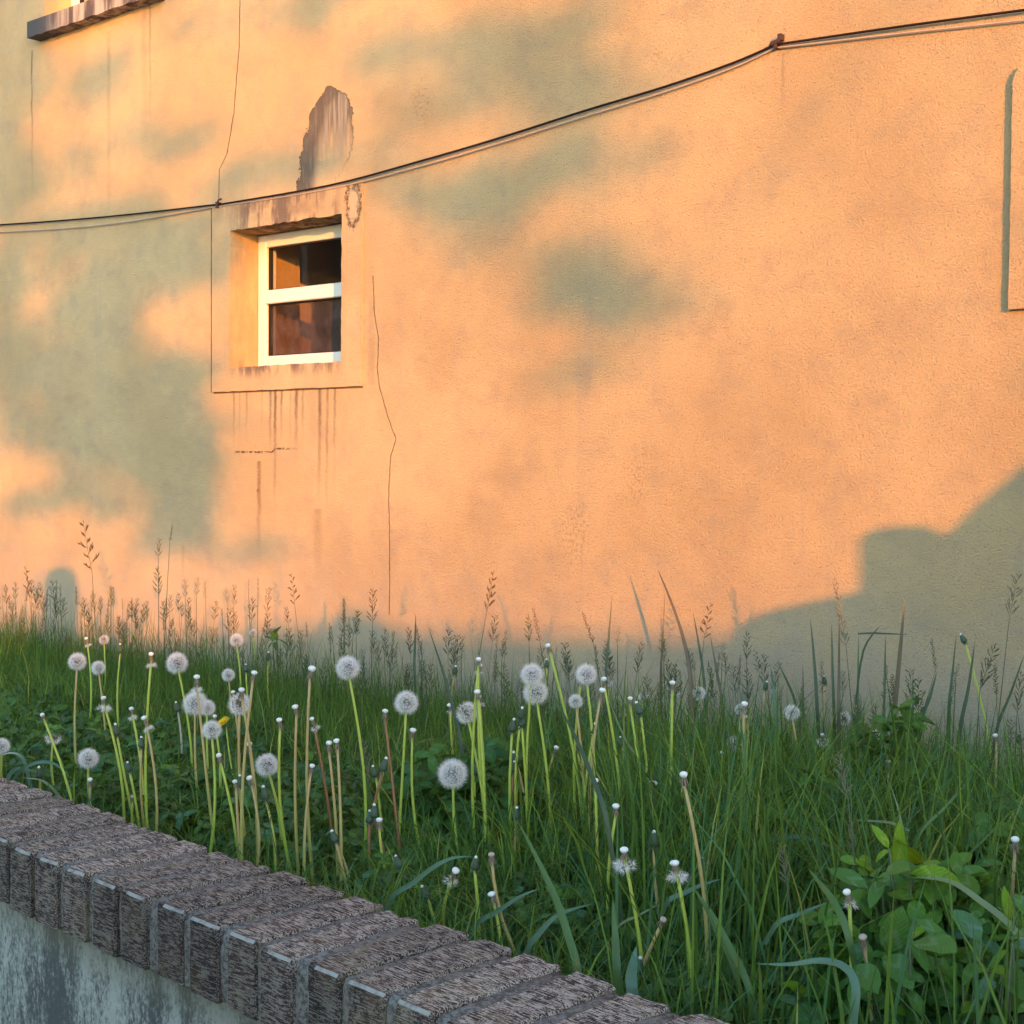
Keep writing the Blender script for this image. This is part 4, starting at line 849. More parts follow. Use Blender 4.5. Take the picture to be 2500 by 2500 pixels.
# bare and closed heads: crop, x, y of the white top, foot x, y, stalk, form ('b' bare, 't' bare with fluff, 'u' closed, 'r' reddish shrivelled)
HEADS = [
 (1, 793, 850, 795, 1690, 'green', 't'), (1, 1028, 975, 1105, 1700, 'tan', 't'), (1, 540, 1080, 572, 1640, 'green', 'T'), (1, 222, 1165, 375, 1570, 'green', 'b'), (1, 690, 1133, 745, 1560, 'green', 't'),
 (1, 765, 1183, 795, 1700, 'tan', 't'), (1, 603, 1222, 640, 1600, 'green', 'u'), (1, 737, 1285, 738, 1690, 'tan', 'u'), (1, 672, 1410, 672, 1690, 'green', 'u'), (1, 203, 1448, 205, 1520, 'green', 'u'), (1, 480, 1510, 462, 1600, 'pale', 'b'),
 (1, 1150, 1382, 1194, 1850, 'green', 'b'), (1, 1263, 1038, 1278, 1850, 'tan', 'b'), (1, 1222, 1048, 1240, 1300, 'tan', 'b'), (1, 1328, 948, 1328, 1880, 'tan', 'b'), (1, 1282, 908, 1310, 1060, 'green', 'u'), (1, 1553, 1128, 1565, 1850, 'tan', 'b'),
 (1, 1465, 1197, 1478, 1860, 'green', 'b'), (1, 1623, 938, 1622, 1880, 'tan', 'c'), (1, 1640, 1185, 1690, 1720, 'red', 't'), (1, 1307, 1325, 1312, 1760, 'tan', 'b'), (1, 1630, 1435, 1650, 1880, 'tan', 'b'), (1, 1722, 1320, 1752, 1880, 'tan', 'b'),
 (1, 1768, 1308, 1815, 1890, 'tan', 'b'), (1, 1235, 1515, 1282, 1850, 'tan', 'b'), (1, 1320, 1498, 1330, 1860, 'tan', 'b'), (1, 1265, 1485, 1290, 1800, 'green', 'u'), (1, 1388, 1553, 1400, 1850, 'green', 'u'), (1, 1745, 1775, 1768, 1900, 'tan', 'u'),
 (1, 457, 768, 472, 1040, 'green', 't'), (1, 630, 805, 640, 1110, 'green', 'u'), (1, 1125, 1175, 1130, 1500, 'green', 'b'), (1, 932, 1108, 936, 1280, 'pale', 'u'), (1, 694, 1590, 690, 1680, 'green', 'r'), (1, 1402, 845, 1420, 1000, 'green', 'u'),
 (2, 295, 1150, 400, 1800, 'red', 'b'), (2, 440, 1253, 505, 1740, 'green', 'b'), (2, 790, 876, 792, 1500, 'green', 'b'), (2, 788, 905, 840, 1400, 'green', 't'), (2, 795, 1072, 800, 1750, 'green', 't'), (2, 789, 1050, 850, 1800, 'green', 'b'),
 (2, 640, 1118, 655, 1390, 'green', 't'), (2, 1010, 1128, 1010, 1500, 'green', 'u'), (2, 1015, 1172, 1022, 1650, 'green', 'u'), (2, 965, 1197, 985, 1500, 'green', 'u'), (2, 987, 1368, 990, 1700, 'tan', 'u'), (2, 975, 1412, 990, 1760, 'red', 'u'), (2, 768, 1425, 775, 1700, 'green', 'u'),
 (2, 708, 1318, 712, 1400, 'green', 'u'), (2, 293, 1403, 280, 1800, 'red', 'u'), (2, 247, 1437, 255, 1700, 'green', 'u'), (2, 262, 1722, 305, 1890, 'green', 'b'), (2, 213, 1675, 235, 1860, 'red', 'u'), (2, 235, 1648, 250, 1860, 'red', 'u'), (2, 990, 1655, 1000, 1860, 'tan', 'u'),
 (2, 1158, 805, 1232, 1450, 'green', 'b'), (2, 1325, 970, 1322, 1750, 'green', 'b'), (2, 1447, 985, 1480, 1550, 'green', 'c'), (2, 1430, 1040, 1428, 1850, 'tan', 'b'), (2, 1543, 1283, 1545, 1500, 'pale', 'u'), (2, 1583, 1080, 1630, 1480, 'green', 'b'), (2, 1640, 1108, 1652, 1450, 'green', 'u'),
 (2, 1808, 1000, 1804, 1420, 'green', 'b'), (2, 1403, 1510, 1412, 1800, 'tan', 'b'), (2, 1510, 1655, 1490, 1850, 'green', 'b'), (2, 1697, 1525, 1700, 1760, 'tan', 'b'), (2, 1862, 1485, 1900, 1860, 'green', 'b'), (2, 1187, 1342, 1195, 1500, 'green', 'b'), (2, 1457, 1545, 1462, 1650, 'green', 'u'),
 (2, 665, 915, 660, 1150, 'tan', 'u'), (2, 1150, 880, 1160, 1200, 'green', 'u'), (2, 1305, 1307, 1310, 1600, 'green', 'u'), (2, 1395, 1212, 1400, 1400, 'green', 'u'),
 (3, 90, 785, 92, 1230, 'green', 'b'), (3, 463, 905, 450, 1560, 'tan', 'c'), (3, 480, 968, 486, 1150, 'tan', 'b'), (3, 575, 775, 580, 1120, 'tan', 'u'), (3, 598, 1062, 600, 1180, 'green', 'u'), (3, 610, 1125, 615, 1240, 'green', 'u'), (3, 873, 1058, 880, 1250, 'green', 'b'),
 (3, 1077, 1163, 1080, 1250, 'green', 't'), (3, 1218, 1195, 1220, 1540, 'pale', 'r'), (3, 1790, 1062, 1766, 1380, 'tan', 'b'), (3, 345, 1152, 350, 1250, 'green', 'b'), (3, 1365, 850, 1370, 1050, 'green', 'u'), (3, 885, 750, 895, 1000, 'tan', 'u'), (3, 1810, 1553, 1750, 1750, 'red', 'b'), (3, 1888, 1612, 1852, 1900, 'tan', 'b'), (3, 1615, 530, 1680, 900, 'green', 'u'), (3, 693, 1370, 698, 1480, 'green', 'u'), (3, 400, 1197, 404, 1290, 'green', 'u'), (3, 1905, 1050, 1890, 1200, 'green', 'u'),
 (6, 1018, 590, 1004, 1200, 'green', 't'), (6, 1090, 822, 1096, 1250, 'tan', 'r'), (6, 107, 438, 140, 1080, 'green', 'T'), (6, 270, 412, 275, 620, 'tan', 'u'), (6, 1888, 322, 1830, 900, 'tan', 'b'), 
 (5, 982, 535, 948, 800, 'green', 't'), (5, 1105, 455, 1092, 850, 'green', 'u'), (5, 1193, 442, 1320, 920, 'tan', 'r'), (5, 1218, 682, 1248, 900, 'green', 'b'), (5, 820, 625, 830, 760, 'green', 'u'), (5, 640, 468, 690, 560, 'red', 'u'), (5, 272, 303, 300, 520, 'tan', 'u'),
 (7, 473, 672, 535, 1850, 'green', 'T'), (7, 965, 792, 1030, 1850, 'green', 't'), (7, 738, 510, 845, 1260, 'tan', 'u'), (7, 855, 1312, 580, 1880, 'tan', 'r'), (7, 618, 1698, 600, 1880, 'green', 'u'), (7, 208, 18, 240, 900, 'green', 'b'), (7, 403, 262, 345, 1200, 'green', 'b'), (7, 738, 35, 745, 480, 'tan', 'b'), (7, 1040, -28, 1105, 1820, 'tan', 'b')]
# named landmarks for saying where a head stands (picture coordinates /2500)
LMK = [(428 / .7728, 1366 / .7728, 'the yellow dandelion flower')] + [(full_px(c[0], c[1], c[2])[0], full_px(c[0], c[1], c[2])[1], n) for c, n in zip([CLOCKS[i] for i in (0, 3, 4, 6, 9, 11, 12, 16, 17, 18, 20, 21, 27, 29, 25, 7)],
      ['the far left clock', 'the bright clock', 'the highest clock', 'the big pinkish clock', 'the ragged clock', 'the clock above the coping', 'the speckled low clock', 'the solitary clock', 'the half worn clock', 'the largest clock', 'the central pair', 'the clock behind a grass head', 'the neat right clock', 'the rightmost clock', 'the veiled clock', 'the merged pair'])] + \
      [(2270, 2080, 'the clover clump'), (1000, 2170, 'the coping at centre'), (2170, 2225, 'the bent broad blade'), (2300, 1750, 'the leafy shrub'), (1600, 2300, 'the end of the coping'), (780, 2080, 'the coping left of centre'), (1560, 2000, 'the thick green stalks'), (2440, 1800, 'the wall at far right'), (1850, 2000, 'the tall blades')]
used = {}
FORM = {'b': 'bare white dandelion head', 't': 'bare fluffy-necked dandelion head', 'T': 'bare dandelion head over skirt of fluff', 'c': 'cup-shaped bare dandelion', 'u': 'closed white-tipped dandelion', 'r': 'shrivelled brownish dandelion'}
STK = {'green': 'green', 'tan': 'tan', 'red': 'reddish', 'pale': 'straw'}
ORD = ['', 'next ', 'third ', 'fourth ', 'fifth ']
def where(hx, hy):
    opts = sorted(LMK, key=lambda l: math.hypot(l[0] - hx, l[1] - hy))
    l = opts[0]; dx, dy = hx - l[0], hy - l[1]; a = math.degrees(math.atan2(dy, dx)) % 360
    names = ['right of', 'lower right of', 'below', 'lower left of', 'left of', 'upper left of', 'above', 'upper right of']
    return names[int((a + 22.5) // 45) % 8], l[2], math.hypot(dx, dy)
rows = []
for h in HEADS:
    hx, hy = full_px(h[0], h[1], h[2]); w1, n1, dd = where(hx, hy); rows.append((dd, h, w1, n1))
cnt = {}; labs = {}
for dd, h, w1, n1 in sorted(rows, key=lambda r: r[0]):
    k = (h[5], h[6], w1, n1); i = cnt.get(k, 0); cnt[k] = i + 1
    near = ('close ' if dd < 90 else '') if i == 0 else ('farther ' if i == 1 else 'farthest ')
    if len(f"{FORM[h[6]]} on {STK[h[5]]} stalk, {near}{w1} {n1}".split()) > 16: near = near and 'far '; n1 = n1.replace('the ', '')
    labs[h[:3]] = f"{FORM[h[6]]} on {STK[h[5]]} stalk, {near}{w1} {n1}"
    if len(labs[h[:3]].split()) > 16: labs[h[:3]] = labs[h[:3]].replace(' dandelion head', ' dandelion').replace(' stalk,', ' stalk').replace('skirt of ', '')
for h in HEADS:
    c, x, y, bx, by, col, form = h; H, Bp = head_place(c, x, y, bx, by)
    dirn = (H - Bp) / np.linalg.norm(H - Bp); hh = .020 if form == 'u' else .0115
    end = H - dirn * hh; root = tag(empty('dandelion', tuple(Bp)), labs[h[:3]], 'dandelion', GU if form == 'u' else GB)
    st, e, d = stalk(root, end, Bp, col, .0033, .0021); dn = d + np.array([random.uniform(-.25, .25), random.uniform(-.2, .2), 0]) * np.linalg.norm(d)
    sc = random.uniform(.9, 1.15)
    def put(nm, me, s=1.):
        o = obj(nm, me, root, tuple(e)); o.scale = (sc * s,) * 3; orient(o, dn); return o
    if form == 'u': put('closed_bracts', bud_me); put('white_tip', budtip); put('curled_bracts', random.choice(budcurl))
    else:
        if form == 'r': o = put('receptacle', random.choice(buttons), .85); o.data = buttons[0].copy() if 'withered_button' not in bpy.data.meshes else bpy.data.meshes['withered_button']; o.data.name = 'withered_button'; o.data.materials[0] = bpy.data.materials['withered_head'] if 'withered_head' in bpy.data.materials else simple('withered_head', (.42, .33, .26), .9, .1, .3, 300)
        else: put('receptacle', random.choice(buttons), 1.25 if form == 'c' else 1.05)
        put('neck', neck_me); put('withered_bracts', random.choice(wither))
        if form in 'tT': put('seed_tuft', tufts[0] if form == 'T' else random.choice(tufts[1:]), 1.25 if form == 'T' else 1.)
# the one open flower
H, Bp = head_place(1, 1185, 1222, 1215, 1400); root = tag(empty('dandelion', tuple(Bp)), 'open yellow dandelion flower facing left beside a white clock', 'dandelion')
st, e, d = stalk(root, H - np.array([.0, 0, .004]), Bp, 'green', .0024, .0016); o = obj('petals', flower_mesh(), root, tuple(e)); orient(o, np.array([-.25, -.55, .8])); o = obj('curled_bracts', budcurl[0], root, tuple(e)); orient(o, d); o.scale = (1.2,) * 3

# ------------------------------------------------------------------ seeding grasses: stalk and panicle
M_pan = {'brown': simple('panicle_brown', (.13, .088, .048), .8, .15, .35, 300, trans=.15), 'green': simple('panicle_green', (.085, .105, .05), .8, .15, .35, 300, trans=.2), 'straw': simple('panicle_straw', (.22, .19, .12), .8, .15, .3, 300, trans=.2)}
def panicle_mesh(seed, kind, mat):
    """unit-long flower head along +Z; kind: 'open' spreading, 'tight' narrow, 'side' one-sided clusters"""
    r = random.Random(seed); m = MB(); nn = {'open': 10, 'tight': 13, 'side': 9}[kind]
    m.tube([(0, 0, 0), (.01, 0, .5), (0, .01, 1)], [.0065, .005, .002], 4)
    def spike(p, d, L):
        d = np.array(d, float); d /= np.linalg.norm(d); a = np.cross(d, [.3, .8, .1]); a /= np.linalg.norm(a); b = np.cross(d, a); p = np.array(p); w = L * .155
        q = p + d * L * .4; m.add([p, q + a * w, q + b * w, q - a * w, q - b * w, p + d * L], [(0, 1, 2), (0, 2, 3), (0, 3, 4), (0, 4, 1), (5, 2, 1), (5, 3, 2), (5, 4, 3), (5, 1, 4)])
    for i in range(nn):
        f = (i + .3) / nn; z = f * .95; Lb = {'open': .34, 'tight': .13, 'side': .27}[kind] * (1 - f * .72) * r.uniform(.6, 1.15)
        for k in range(2 if kind != 'side' else 1 + (i % 2)):
            a = i * 2.4 + k * PI + r.uniform(-.5, .5) if kind != 'side' else r.uniform(-.9, .9) + (i % 2) * PI; el = r.uniform(.6, 1.05); d = np.array([math.cos(a) * math.cos(el), math.sin(a) * math.cos(el), math.sin(el)])
            p0 = np.array([0, 0, z]); p1 = p0 + d * Lb * .5; p2 = p0 + d * Lb + np.array([0, 0, -.02]); m.tube([p0, p1, p2], [.0035, .003, .002], 3, False)
            ns = max(1, int(Lb / .036))
            for j in range(ns + 1):
                g = .25 + .75 * (j / max(1, ns)); q = p0 + (p2 - p0) * g; spike(q, d + np.array([r.uniform(-.4, .4), r.uniform(-.4, .4), r.uniform(0, .7)]), r.uniform(.058, .09) * (1 if kind != 'side' else 1.25))
    spike((0, 0, .96), (0, 0, 1), .07); return m.mesh('panicle', mat)
PAN = {(k, c): [panicle_mesh(i * 7 + len(k), k, M_pan[c]) for i in range(2)] for k in ('open', 'tight', 'side') for c in ('brown', 'green', 'straw')}
M_culm = simple('grass_stalk', (.085, .09, .04), .6, .3, .3, 20)
GP = 'seeding grass stems standing above the sward'
# crop, tip x, y, panicle foot x, y, where the stem vanishes x, y, kind, colour, depth as a share of the bed
PANS = [
 (1, 438, 165, 482, 420, 510, 880, 'side', 'brown', .52), (1, 835, 250, 830, 345, 832, 620, 'open', 'brown', .9), (1, 904, 172, 890, 260, 872, 600, 'tight', 'brown', .93), (1, 826, 398, 832, 560, 832, 700, 'open', 'green', .8),
 (1, 135, 396, 155, 560, 170, 700, 'side', 'brown', .85), (1, 79, 476, 80, 570, 85, 700, 'open', 'green', .85), (1, 30, 492, 34, 600, 40, 700, 'open', 'brown', .88), (1, 190, 508, 185, 620, 185, 720, 'open', 'green', .82), (1, 316, 488, 318, 590, 322, 700, 'tight', 'green', .8),
 (1, 262, 540, 265, 620, 268, 740, 'tight', 'green', .85), (1, 484, 520, 480, 610, 485, 740, 'tight', 'green', .8), (1, 580, 495, 578, 590, 580, 720, 'open', 'straw', .92), (1, 530, 548, 528, 620, 530, 740, 'open', 'straw', .92), (1, 968, 460, 972, 560, 975, 700, 'open', 'straw', .95),
 (1, 1037, 450, 1030, 550, 1030, 700, 'open', 'straw', .95), (1, 1075, 470, 1078, 560, 1080, 700, 'tight', 'straw', .95), (1, 1230, 492, 1225, 600, 1225, 720, 'open', 'brown', .9), (1, 1185, 505, 1190, 590, 1195, 700, 'open', 'straw', .95), (1, 1412, 505, 1398, 640, 1380, 730, 'open', 'brown', .85),
 (1, 1530, 437, 1545, 600, 1565, 760, 'side', 'brown', .8), (1, 1353, 450, 1352, 520, 1350, 720, 'tight', 'brown', .92), (1, 1303, 458, 1303, 520, 1310, 720, 'tight', 'straw', .95), (1, 1800, 563, 1802, 680, 1802, 800, 'tight', 'green', .85), (1, 1878, 625, 1850, 760, 1845, 850, 'open', 'green', .85), (1, 1735, 705, 1745, 800, 1750, 860, 'tight', 'green', .85),
 (1, 895, 545, 890, 640, 890, 740, 'open', 'brown', .88), (1, 640, 560, 642, 620, 645, 720, 'tight', 'brown', .88), (1, 1160, 612, 1165, 660, 1170, 760, 'open', 'green', .85), (1, 720, 560, 712, 640, 712, 740, 'open', 'brown', .9), (1, 1905, 905, 1900, 1060, 1895, 1180, 'open', 'green', .5),
 (2, 86, 563, 87, 690, 90, 850, 'tight', 'green', .85), (2, 237, 517, 235, 690, 232, 830, 'open', 'brown', .8), (2, 870, 425, 832, 640, 790, 880, 'side', 'brown', .62), (2, 1052, 655, 1055, 800, 1058, 880, 'open', 'green', .7), (2, 1078, 610, 1112, 790, 1140, 940, 'tight', 'brown', .6), (2, 1338, 637, 1395, 800, 1420, 960, 'tight', 'brown', .55),
 (2, 708, 760, 700, 860, 700, 930, 'open', 'green', .8), (2, 922, 775, 912, 880, 912, 940, 'open', 'green', .8), (2, 1522, 702, 1520, 800, 1520, 940, 'open', 'straw', .8), (2, 1757, 735, 1752, 860, 1752, 980, 'open', 'green', .7), (2, 157, 630, 150, 760, 150, 860, 'open', 'green', .88), (2, 494, 780, 492, 860, 492, 930, 'tight', 'green', .85),
 (2, 1200, 820, 1190, 900, 1185, 960, 'tight', 'brown', .6), (2, 1865, 1240, 1868, 1380, 1870, 1500, 'open', 'green', .4), (2, 185, 1300, 215, 1520, 240, 1700, 'open', 'straw', .2), (2, 320, 850, 325, 930, 325, 980, 'open', 'green', .85),
 (3, 287, 378, 255, 560, 240, 700, 'side', 'brown', .6), (3, 357, 580, 350, 680, 345, 780, 'open', 'straw', .8), (3, 480, 520, 478, 680, 480, 800, 'open', 'green', .6), (3, 522, 615, 545, 740, 530, 850, 'side', 'green', .55), (3, 941, 258, 1000, 600, 1022, 840, 'tight', 'straw', .45), (3, 1447, 560, 1470, 720, 1400, 950, 'tight', 'green', .5),
 (3, 1905, 212, 1855, 450, 1795, 1000, 'open', 'straw', .5), (3, 1782, 592, 1700, 830, 1690, 1000, 'open', 'green', .45), (3, 1917, 740, 1895, 950, 1890, 1080, 'open', 'green', .4), (3, 960, 1160, 1010, 1400, 1035, 1620, 'open', 'straw', .15), (3, 190, 630, 205, 740, 215, 860, 'open', 'green', .6), (3, 40, 540, 40, 640, 45, 760, 'open', 'brown', .8), (3, 1590, 690, 1575, 760, 1570, 860, 'open', 'green', .6),
 (6, 660, 352, 690, 560, 720, 760, 'open', 'straw', .12), (6, 1025, 230, 1035, 380, 1035, 480, 'open', 'straw', .2), (1, 1385, 1600, 1420, 1760, 1440, 1860, 'open', 'green', .08)]
def at_share(px, py, f):
    Y = 2.0
    for _ in range(6): q = on_y(px, py, Y); yr = row_y(q[0]) + .02; Y = yr + f * (D - .03 - yr)
    return on_y(px, py, Y), Y
def uniq(base, k, table):
    i = table.get(k, 0); table[k] = i + 1; return i
cntp = {}
for (c, tx, ty, fx, fy, bx, by, kind, colr, f) in PANS:
    if c == 3 and ty < 800: f = min(.93, f + .38)
    T_, Y = at_share(*full_px(c, tx, ty), f); Ff = on_y(*full_px(c, fx, fy), Y); B_ = on_y(*full_px(c, bx, by), Y); zb = float(soil_z(B_[0], Y))
    d = B_ - Ff; k = (zb - .01 - B_[2]) / min(d[2], -.02); G_ = B_ + np.array([d[0], 0, d[2]]) * k; G_[0] = B_[0] + max(-.15, min(.15, G_[0] - B_[0])); G_[2] = zb - .01
    w1, n1, dd = where(*full_px(c, tx, ty)); kk = {'open': 'loose', 'tight': 'narrow', 'side': 'tiered'}[kind]; i = uniq('', (kk, colr, w1, n1), cntp)
    hgt = T_[2] - zb; lab = f"{'tall' if hgt > .42 else 'short' if hgt < .26 else 'middling'} grass stem with {kk} {colr} head, {['', 'farther ', 'farthest '][min(i, 2)]}{w1} {n1}"
    root = tag(empty('seeding_grass', tuple(G_)), lab, 'grass stem', GP); L = np.linalg.norm(T_ - Ff)
    m = MB(); m.tube([G_ - G_, B_ - G_, (B_ * .5 + Ff * .5) - G_, Ff - G_], [.0012, .0011, .0009, .0007], 5); m.build('stalk', M_culm, root, True)
    o = obj('panicle', random.choice(PAN[(kind, colr)]), root, tuple(Ff - G_)); o.scale = (L * .88, L * .88, L * 1.04); orient(o, T_ - Ff)

# ------------------------------------------------------------------ single broad or tall blades that stand out
def blade_mat(name, col): return leafmat(name, col, .22, .4, attr=False, spec=.4)
BM = {'dark': blade_mat('blade_dark', (.045, .075, .03)), 'green': blade_mat('blade_green', (.075, .14, .03)), 'blue': blade_mat('blade_bluish', (.085, .165, .095)), 'brown': blade_mat('blade_brown', (.11, .085, .045)), 'pale': blade_mat('blade_pale', (.17, .21, .09))}
BLADES = [  # crop, points from root to tip, width in picture pixels, colour, share of bed, words
 (2, [(1900, 1000), (1870, 800), (1810, 600), (1733, 412)], 11, 'brown', .55, 'longest brown blade leaning left against the sunlit wall'), (2, [(1745, 1000), (1755, 780), (1768, 530)], 8, 'brown', .7, 'straight blade just left of the longest leaning one'),
 (2, [(1460, 950), (1472, 780), (1490, 545)], 9, 'dark', .6, 'thin upright dark blade right of centre'), (2, [(455, 930), (458, 800), (462, 636)], 9, 'dark', .75, 'short upright dark blade in the pointed shadow'),
 (2, [(700, 1330), (660, 1150), (600, 930), (530, 718)], 12, 'dark', .45, 'dark blade leaning left, left of centre'), (2, [(1460, 1720), (1380, 1480), (1290, 1270), (1170, 1040)], 17, 'dark', .12, 'long dark blade slanting across the green stalks'),
 (3, [(190, 780), (150, 560), (80, 360), (12, 195)], 10, 'brown', .55, 'blade leaning left over the lilac wall, second from the longest'), (3, [(255, 780), (230, 600), (198, 418)], 9, 'dark', .6, 'dark blade beside the veiled clock'), (3, [(350, 900), (320, 720), (288, 540)], 10, 'brown', .5, 'brownish blade above the veiled clock'),
 (3, [(850, 960), (835, 700), (812, 450)], 12, 'dark', .5, 'tall dark blade left of the crossed ones'), (3, [(935, 900), (928, 700), (924, 475)], 10, 'dark', .5, 'dark blade just left of the straw grass head'), (3, [(962, 1000), (962, 800), (964, 440)], 13, 'brown', .45, 'straight brown blade behind the straw grass head'),
 (3, [(1238, 1160), (1262, 850), (1285, 600), (1308, 335)], 15, 'brown', .35, 'tallest brown blade at right, crossing a level one'), (3, [(1060, 1000), (1062, 780), (1065, 535)], 7, 'green', .5, 'thin blade rising to the left end of the level one'), (3, [(1050, 900), (1090, 620), (1180, 486)], 7, 'dark', .5, 'bent blade crossing under the level one'),
 (3, [(1060, 531), (1130, 528), (1230, 531), (1332, 536)], 7, 'dark', .45, 'level snapped blade lying across two upright ones'), (3, [(1198, 1000), (1202, 780), (1206, 540)], 8, 'dark', .55, 'upright blade between the brown blade and the level end'), (3, [(1535, 960), (1555, 760), (1578, 528)], 9, 'dark', .5, 'left one of a close trio of dark blades at right'),
 (3, [(1590, 1090), (1640, 820), (1676, 565)], 13, 'dark', .4, 'leaning blade, right one of the close trio'), (3, [(1780, 1080), (1860, 850), (1934, 640)], 10, 'dark', .4, 'dark blade leaning right at the picture edge'), (3, [(1345, 1050), (1350, 900), (1349, 752)], 8, 'dark', .5, 'short upright blade between the panicles at right'), (3, [(775, 960), (775, 820), (772, 690)], 7, 'brown', .55, 'short brownish blade near the neat right clock'),
 (3, [(640, 1100), (628, 900), (604, 700)], 16, 'blue', .4, 'bluish upright blade left of the neat right clock'), (3, [(735, 900), (690, 780), (645, 690)], 9, 'dark', .6, 'curved dark blade leaning left over the neat clock'), (3, [(1395, 1000), (1440, 860), (1475, 730)], 12, 'dark', .45, 'blade carrying the narrow green panicle'), 
 (6, [(1035, 1340), (1050, 1090), (985, 985), (860, 955), (700, 975), (525, 972)], 30, 'blue', .03, 'broad bent bluish blade folding over to the left, lower right'), (6, [(1900, 815), (1700, 640), (1530, 535), (1340, 520)], 24, 'pale', .10, 'long pale green blade slanting through the clover clump'),
 (6, [(1000, 790), (930, 640), (870, 560), (800, 470)], 26, 'green', .08, 'broad green blade pointing up left beside a bare head'), (6, [(410, 990), (330, 820), (270, 690), (200, 575)], 20, 'green', .08, 'green blade slanting down right below the paired stalks'), (6, [(520, 340), (720, 305), (840, 330), (965, 375)], 15, 'blue', .3, 'bluish blade lying level in the dark grass'),
 (6, [(1330, 275), (1240, 235), (1150, 225), (1040, 218)], 10, 'pale', .3, 'pale dry blade lying level above the clover clump'), (6, [(640, 760), (760, 710), (905, 648)], 17, 'blue', .10, 'bluish blade rising right towards a bare head'), (6, [(1320, 560), (1300, 300), (1270, 150), (1225, 20)], 8, 'pale', .3, 'thin pale blade bending beside the straw coloured stalk'),
 (6, [(1370, 320), (1500, 170), (1640, 20)], 11, 'green', .25, 'green blade slanting up right behind the clover clump'), (6, [(1480, 560), (1640, 400), (1790, 260)], 10, 'green', .25, 'lower green blade slanting up right behind the clover'), (5, [(1410, 1040), (1500, 900), (1610, 800), (1800, 740)], 20, 'blue', .04, 'curved bluish blade springing from the coping, centre'),
 (5, [(605, 722), (740, 620), (870, 520), (980, 470), (1090, 462)], 17, 'blue', .04, 'arched bluish blade over the coping left of centre'), (5, [(1105, 880), (1250, 780), (1370, 700), (1490, 650)], 16, 'blue', .07, 'bluish blade slanting behind a small bare head'), (5, [(1720, 1150), (1660, 930), (1590, 720), (1480, 480), (1360, 250)], 28, 'green', .03, 'dark green broad blade rising left from behind the coping'),
 (7, [(545, 1932), (560, 1780), (590, 1590)], 40, 'blue', .02, 'short cut-off bluish blade by the leaning brown stalk'), (7, [(900, 1150), (1050, 1080), (1200, 1010), (1390, 950)], 17, 'blue', .12, 'bluish blade crossing the paired stalks'), (7, [(420, 1400), (620, 1290), (820, 1180)], 9, 'pale', .10, 'thin pale blade slanting up behind the coping end'),
 (7, [(1620, 1880), (1500, 1640), (1320, 1300), (1130, 1030)], 24, 'green', .07, 'broad green blade descending right of the paired stalks'), (7, [(412, 1880), (395, 1500), (370, 1150)], 30, 'green', .05, 'wide upright green blade beside a fluffy bare head'), (2, [(1640, 1420), (1560, 1300), (1470, 1080)], 8, 'pale', .4, 'pale blade stub leaning left among the stalks'),
 (1, [(30, 1560), (60, 1470), (120, 1450), (210, 1480)], 14, 'blue', .1, 'arched bluish blade at the left edge above the coping'), (1, [(160, 1540), (120, 1400), (50, 1370), (-20, 1400)], 12, 'blue', .12, 'bluish blade arching left at the left edge'), (1, [(90, 1480), (190, 1420), (290, 1430), (370, 1500)], 13, 'blue', .1, 'bluish blade arching right below the half blown clock'), (1, [(330, 1620), (230, 1520), (120, 1500)], 11, 'green', .06, 'green blade bending left over the coping at left')]
for (c, pts, wpx, colr, f, words) in BLADES:
    if c == 3: f = min(.92, f + .40)
    p0, Y = at_share(*full_px(c, *pts[0]), f); Pw = []
    n = len(pts)
    for i, q in enumerate(pts): p = on_y(*full_px(c, *q), Y + .05 * (i / n)); Pw.append(p)
    zb = float(soil_z(p0[0], Y)); nm = 'grass_blade'
    if Pw[0][2] > zb + .01 and 'level' not in words and 'lying' not in words: dd_ = Pw[0] - Pw[1]; kk_ = min((zb - .01 - Pw[0][2]) / min(dd_[2], -.01), 2.5); Pw = [Pw[0] + np.array([dd_[0] * min(kk_, .8), 0, dd_[2] * kk_])] + Pw
    z = depth_of(p0); w = wpx / F * z * .42; root_p = Pw[0]; fine = []
    for i in range(len(Pw) - 1):
        a0, a1, a2, a3 = Pw[max(i - 1, 0)], Pw[i], Pw[i + 1], Pw[min(i + 2, len(Pw) - 1)]
        for k in range(4): u = k / 4; fine.append(.5 * ((2 * a1) + (-a0 + a2) * u + (2 * a0 - 5 * a1 + 4 * a2 - a3) * u * u + (-a0 + 3 * a1 - 3 * a2 + a3) * u ** 3))
    fine.append(Pw[-1]); vs = []; N_ = len(fine); view = C0 - root_p; view /= np.linalg.norm(view)
    for i, p in enumerate(fine):
        t_ = i / (N_ - 1); d = fine[min(i + 1, N_ - 1)] - fine[max(i - 1, 0)]; s = np.cross(d, view + np.array([.3, 0, .5])); s /= np.linalg.norm(s) + 1e-9
        ww = w * (.75 + .5 * t_ - 1.25 * t_ ** 3) if i < N_ - 1 else w * .03; up = np.cross(s, d); up /= np.linalg.norm(up) + 1e-9
        vs += [p - s * ww - root_p, p - up * ww * .35 - root_p, p + s * ww - root_p]
    m = MB(); m.add(vs, [(3 * i + k, 3 * i + k + 1, 3 * i + 4 + k, 3 * i + 3 + k) for i in range(N_ - 1) for k in (0, 1)])
    o = m.build('grass_blade', BM[colr], smooth=True); o.location = root_p; tag(o, words, 'grass blade', 'single blades that stand out of the grass')

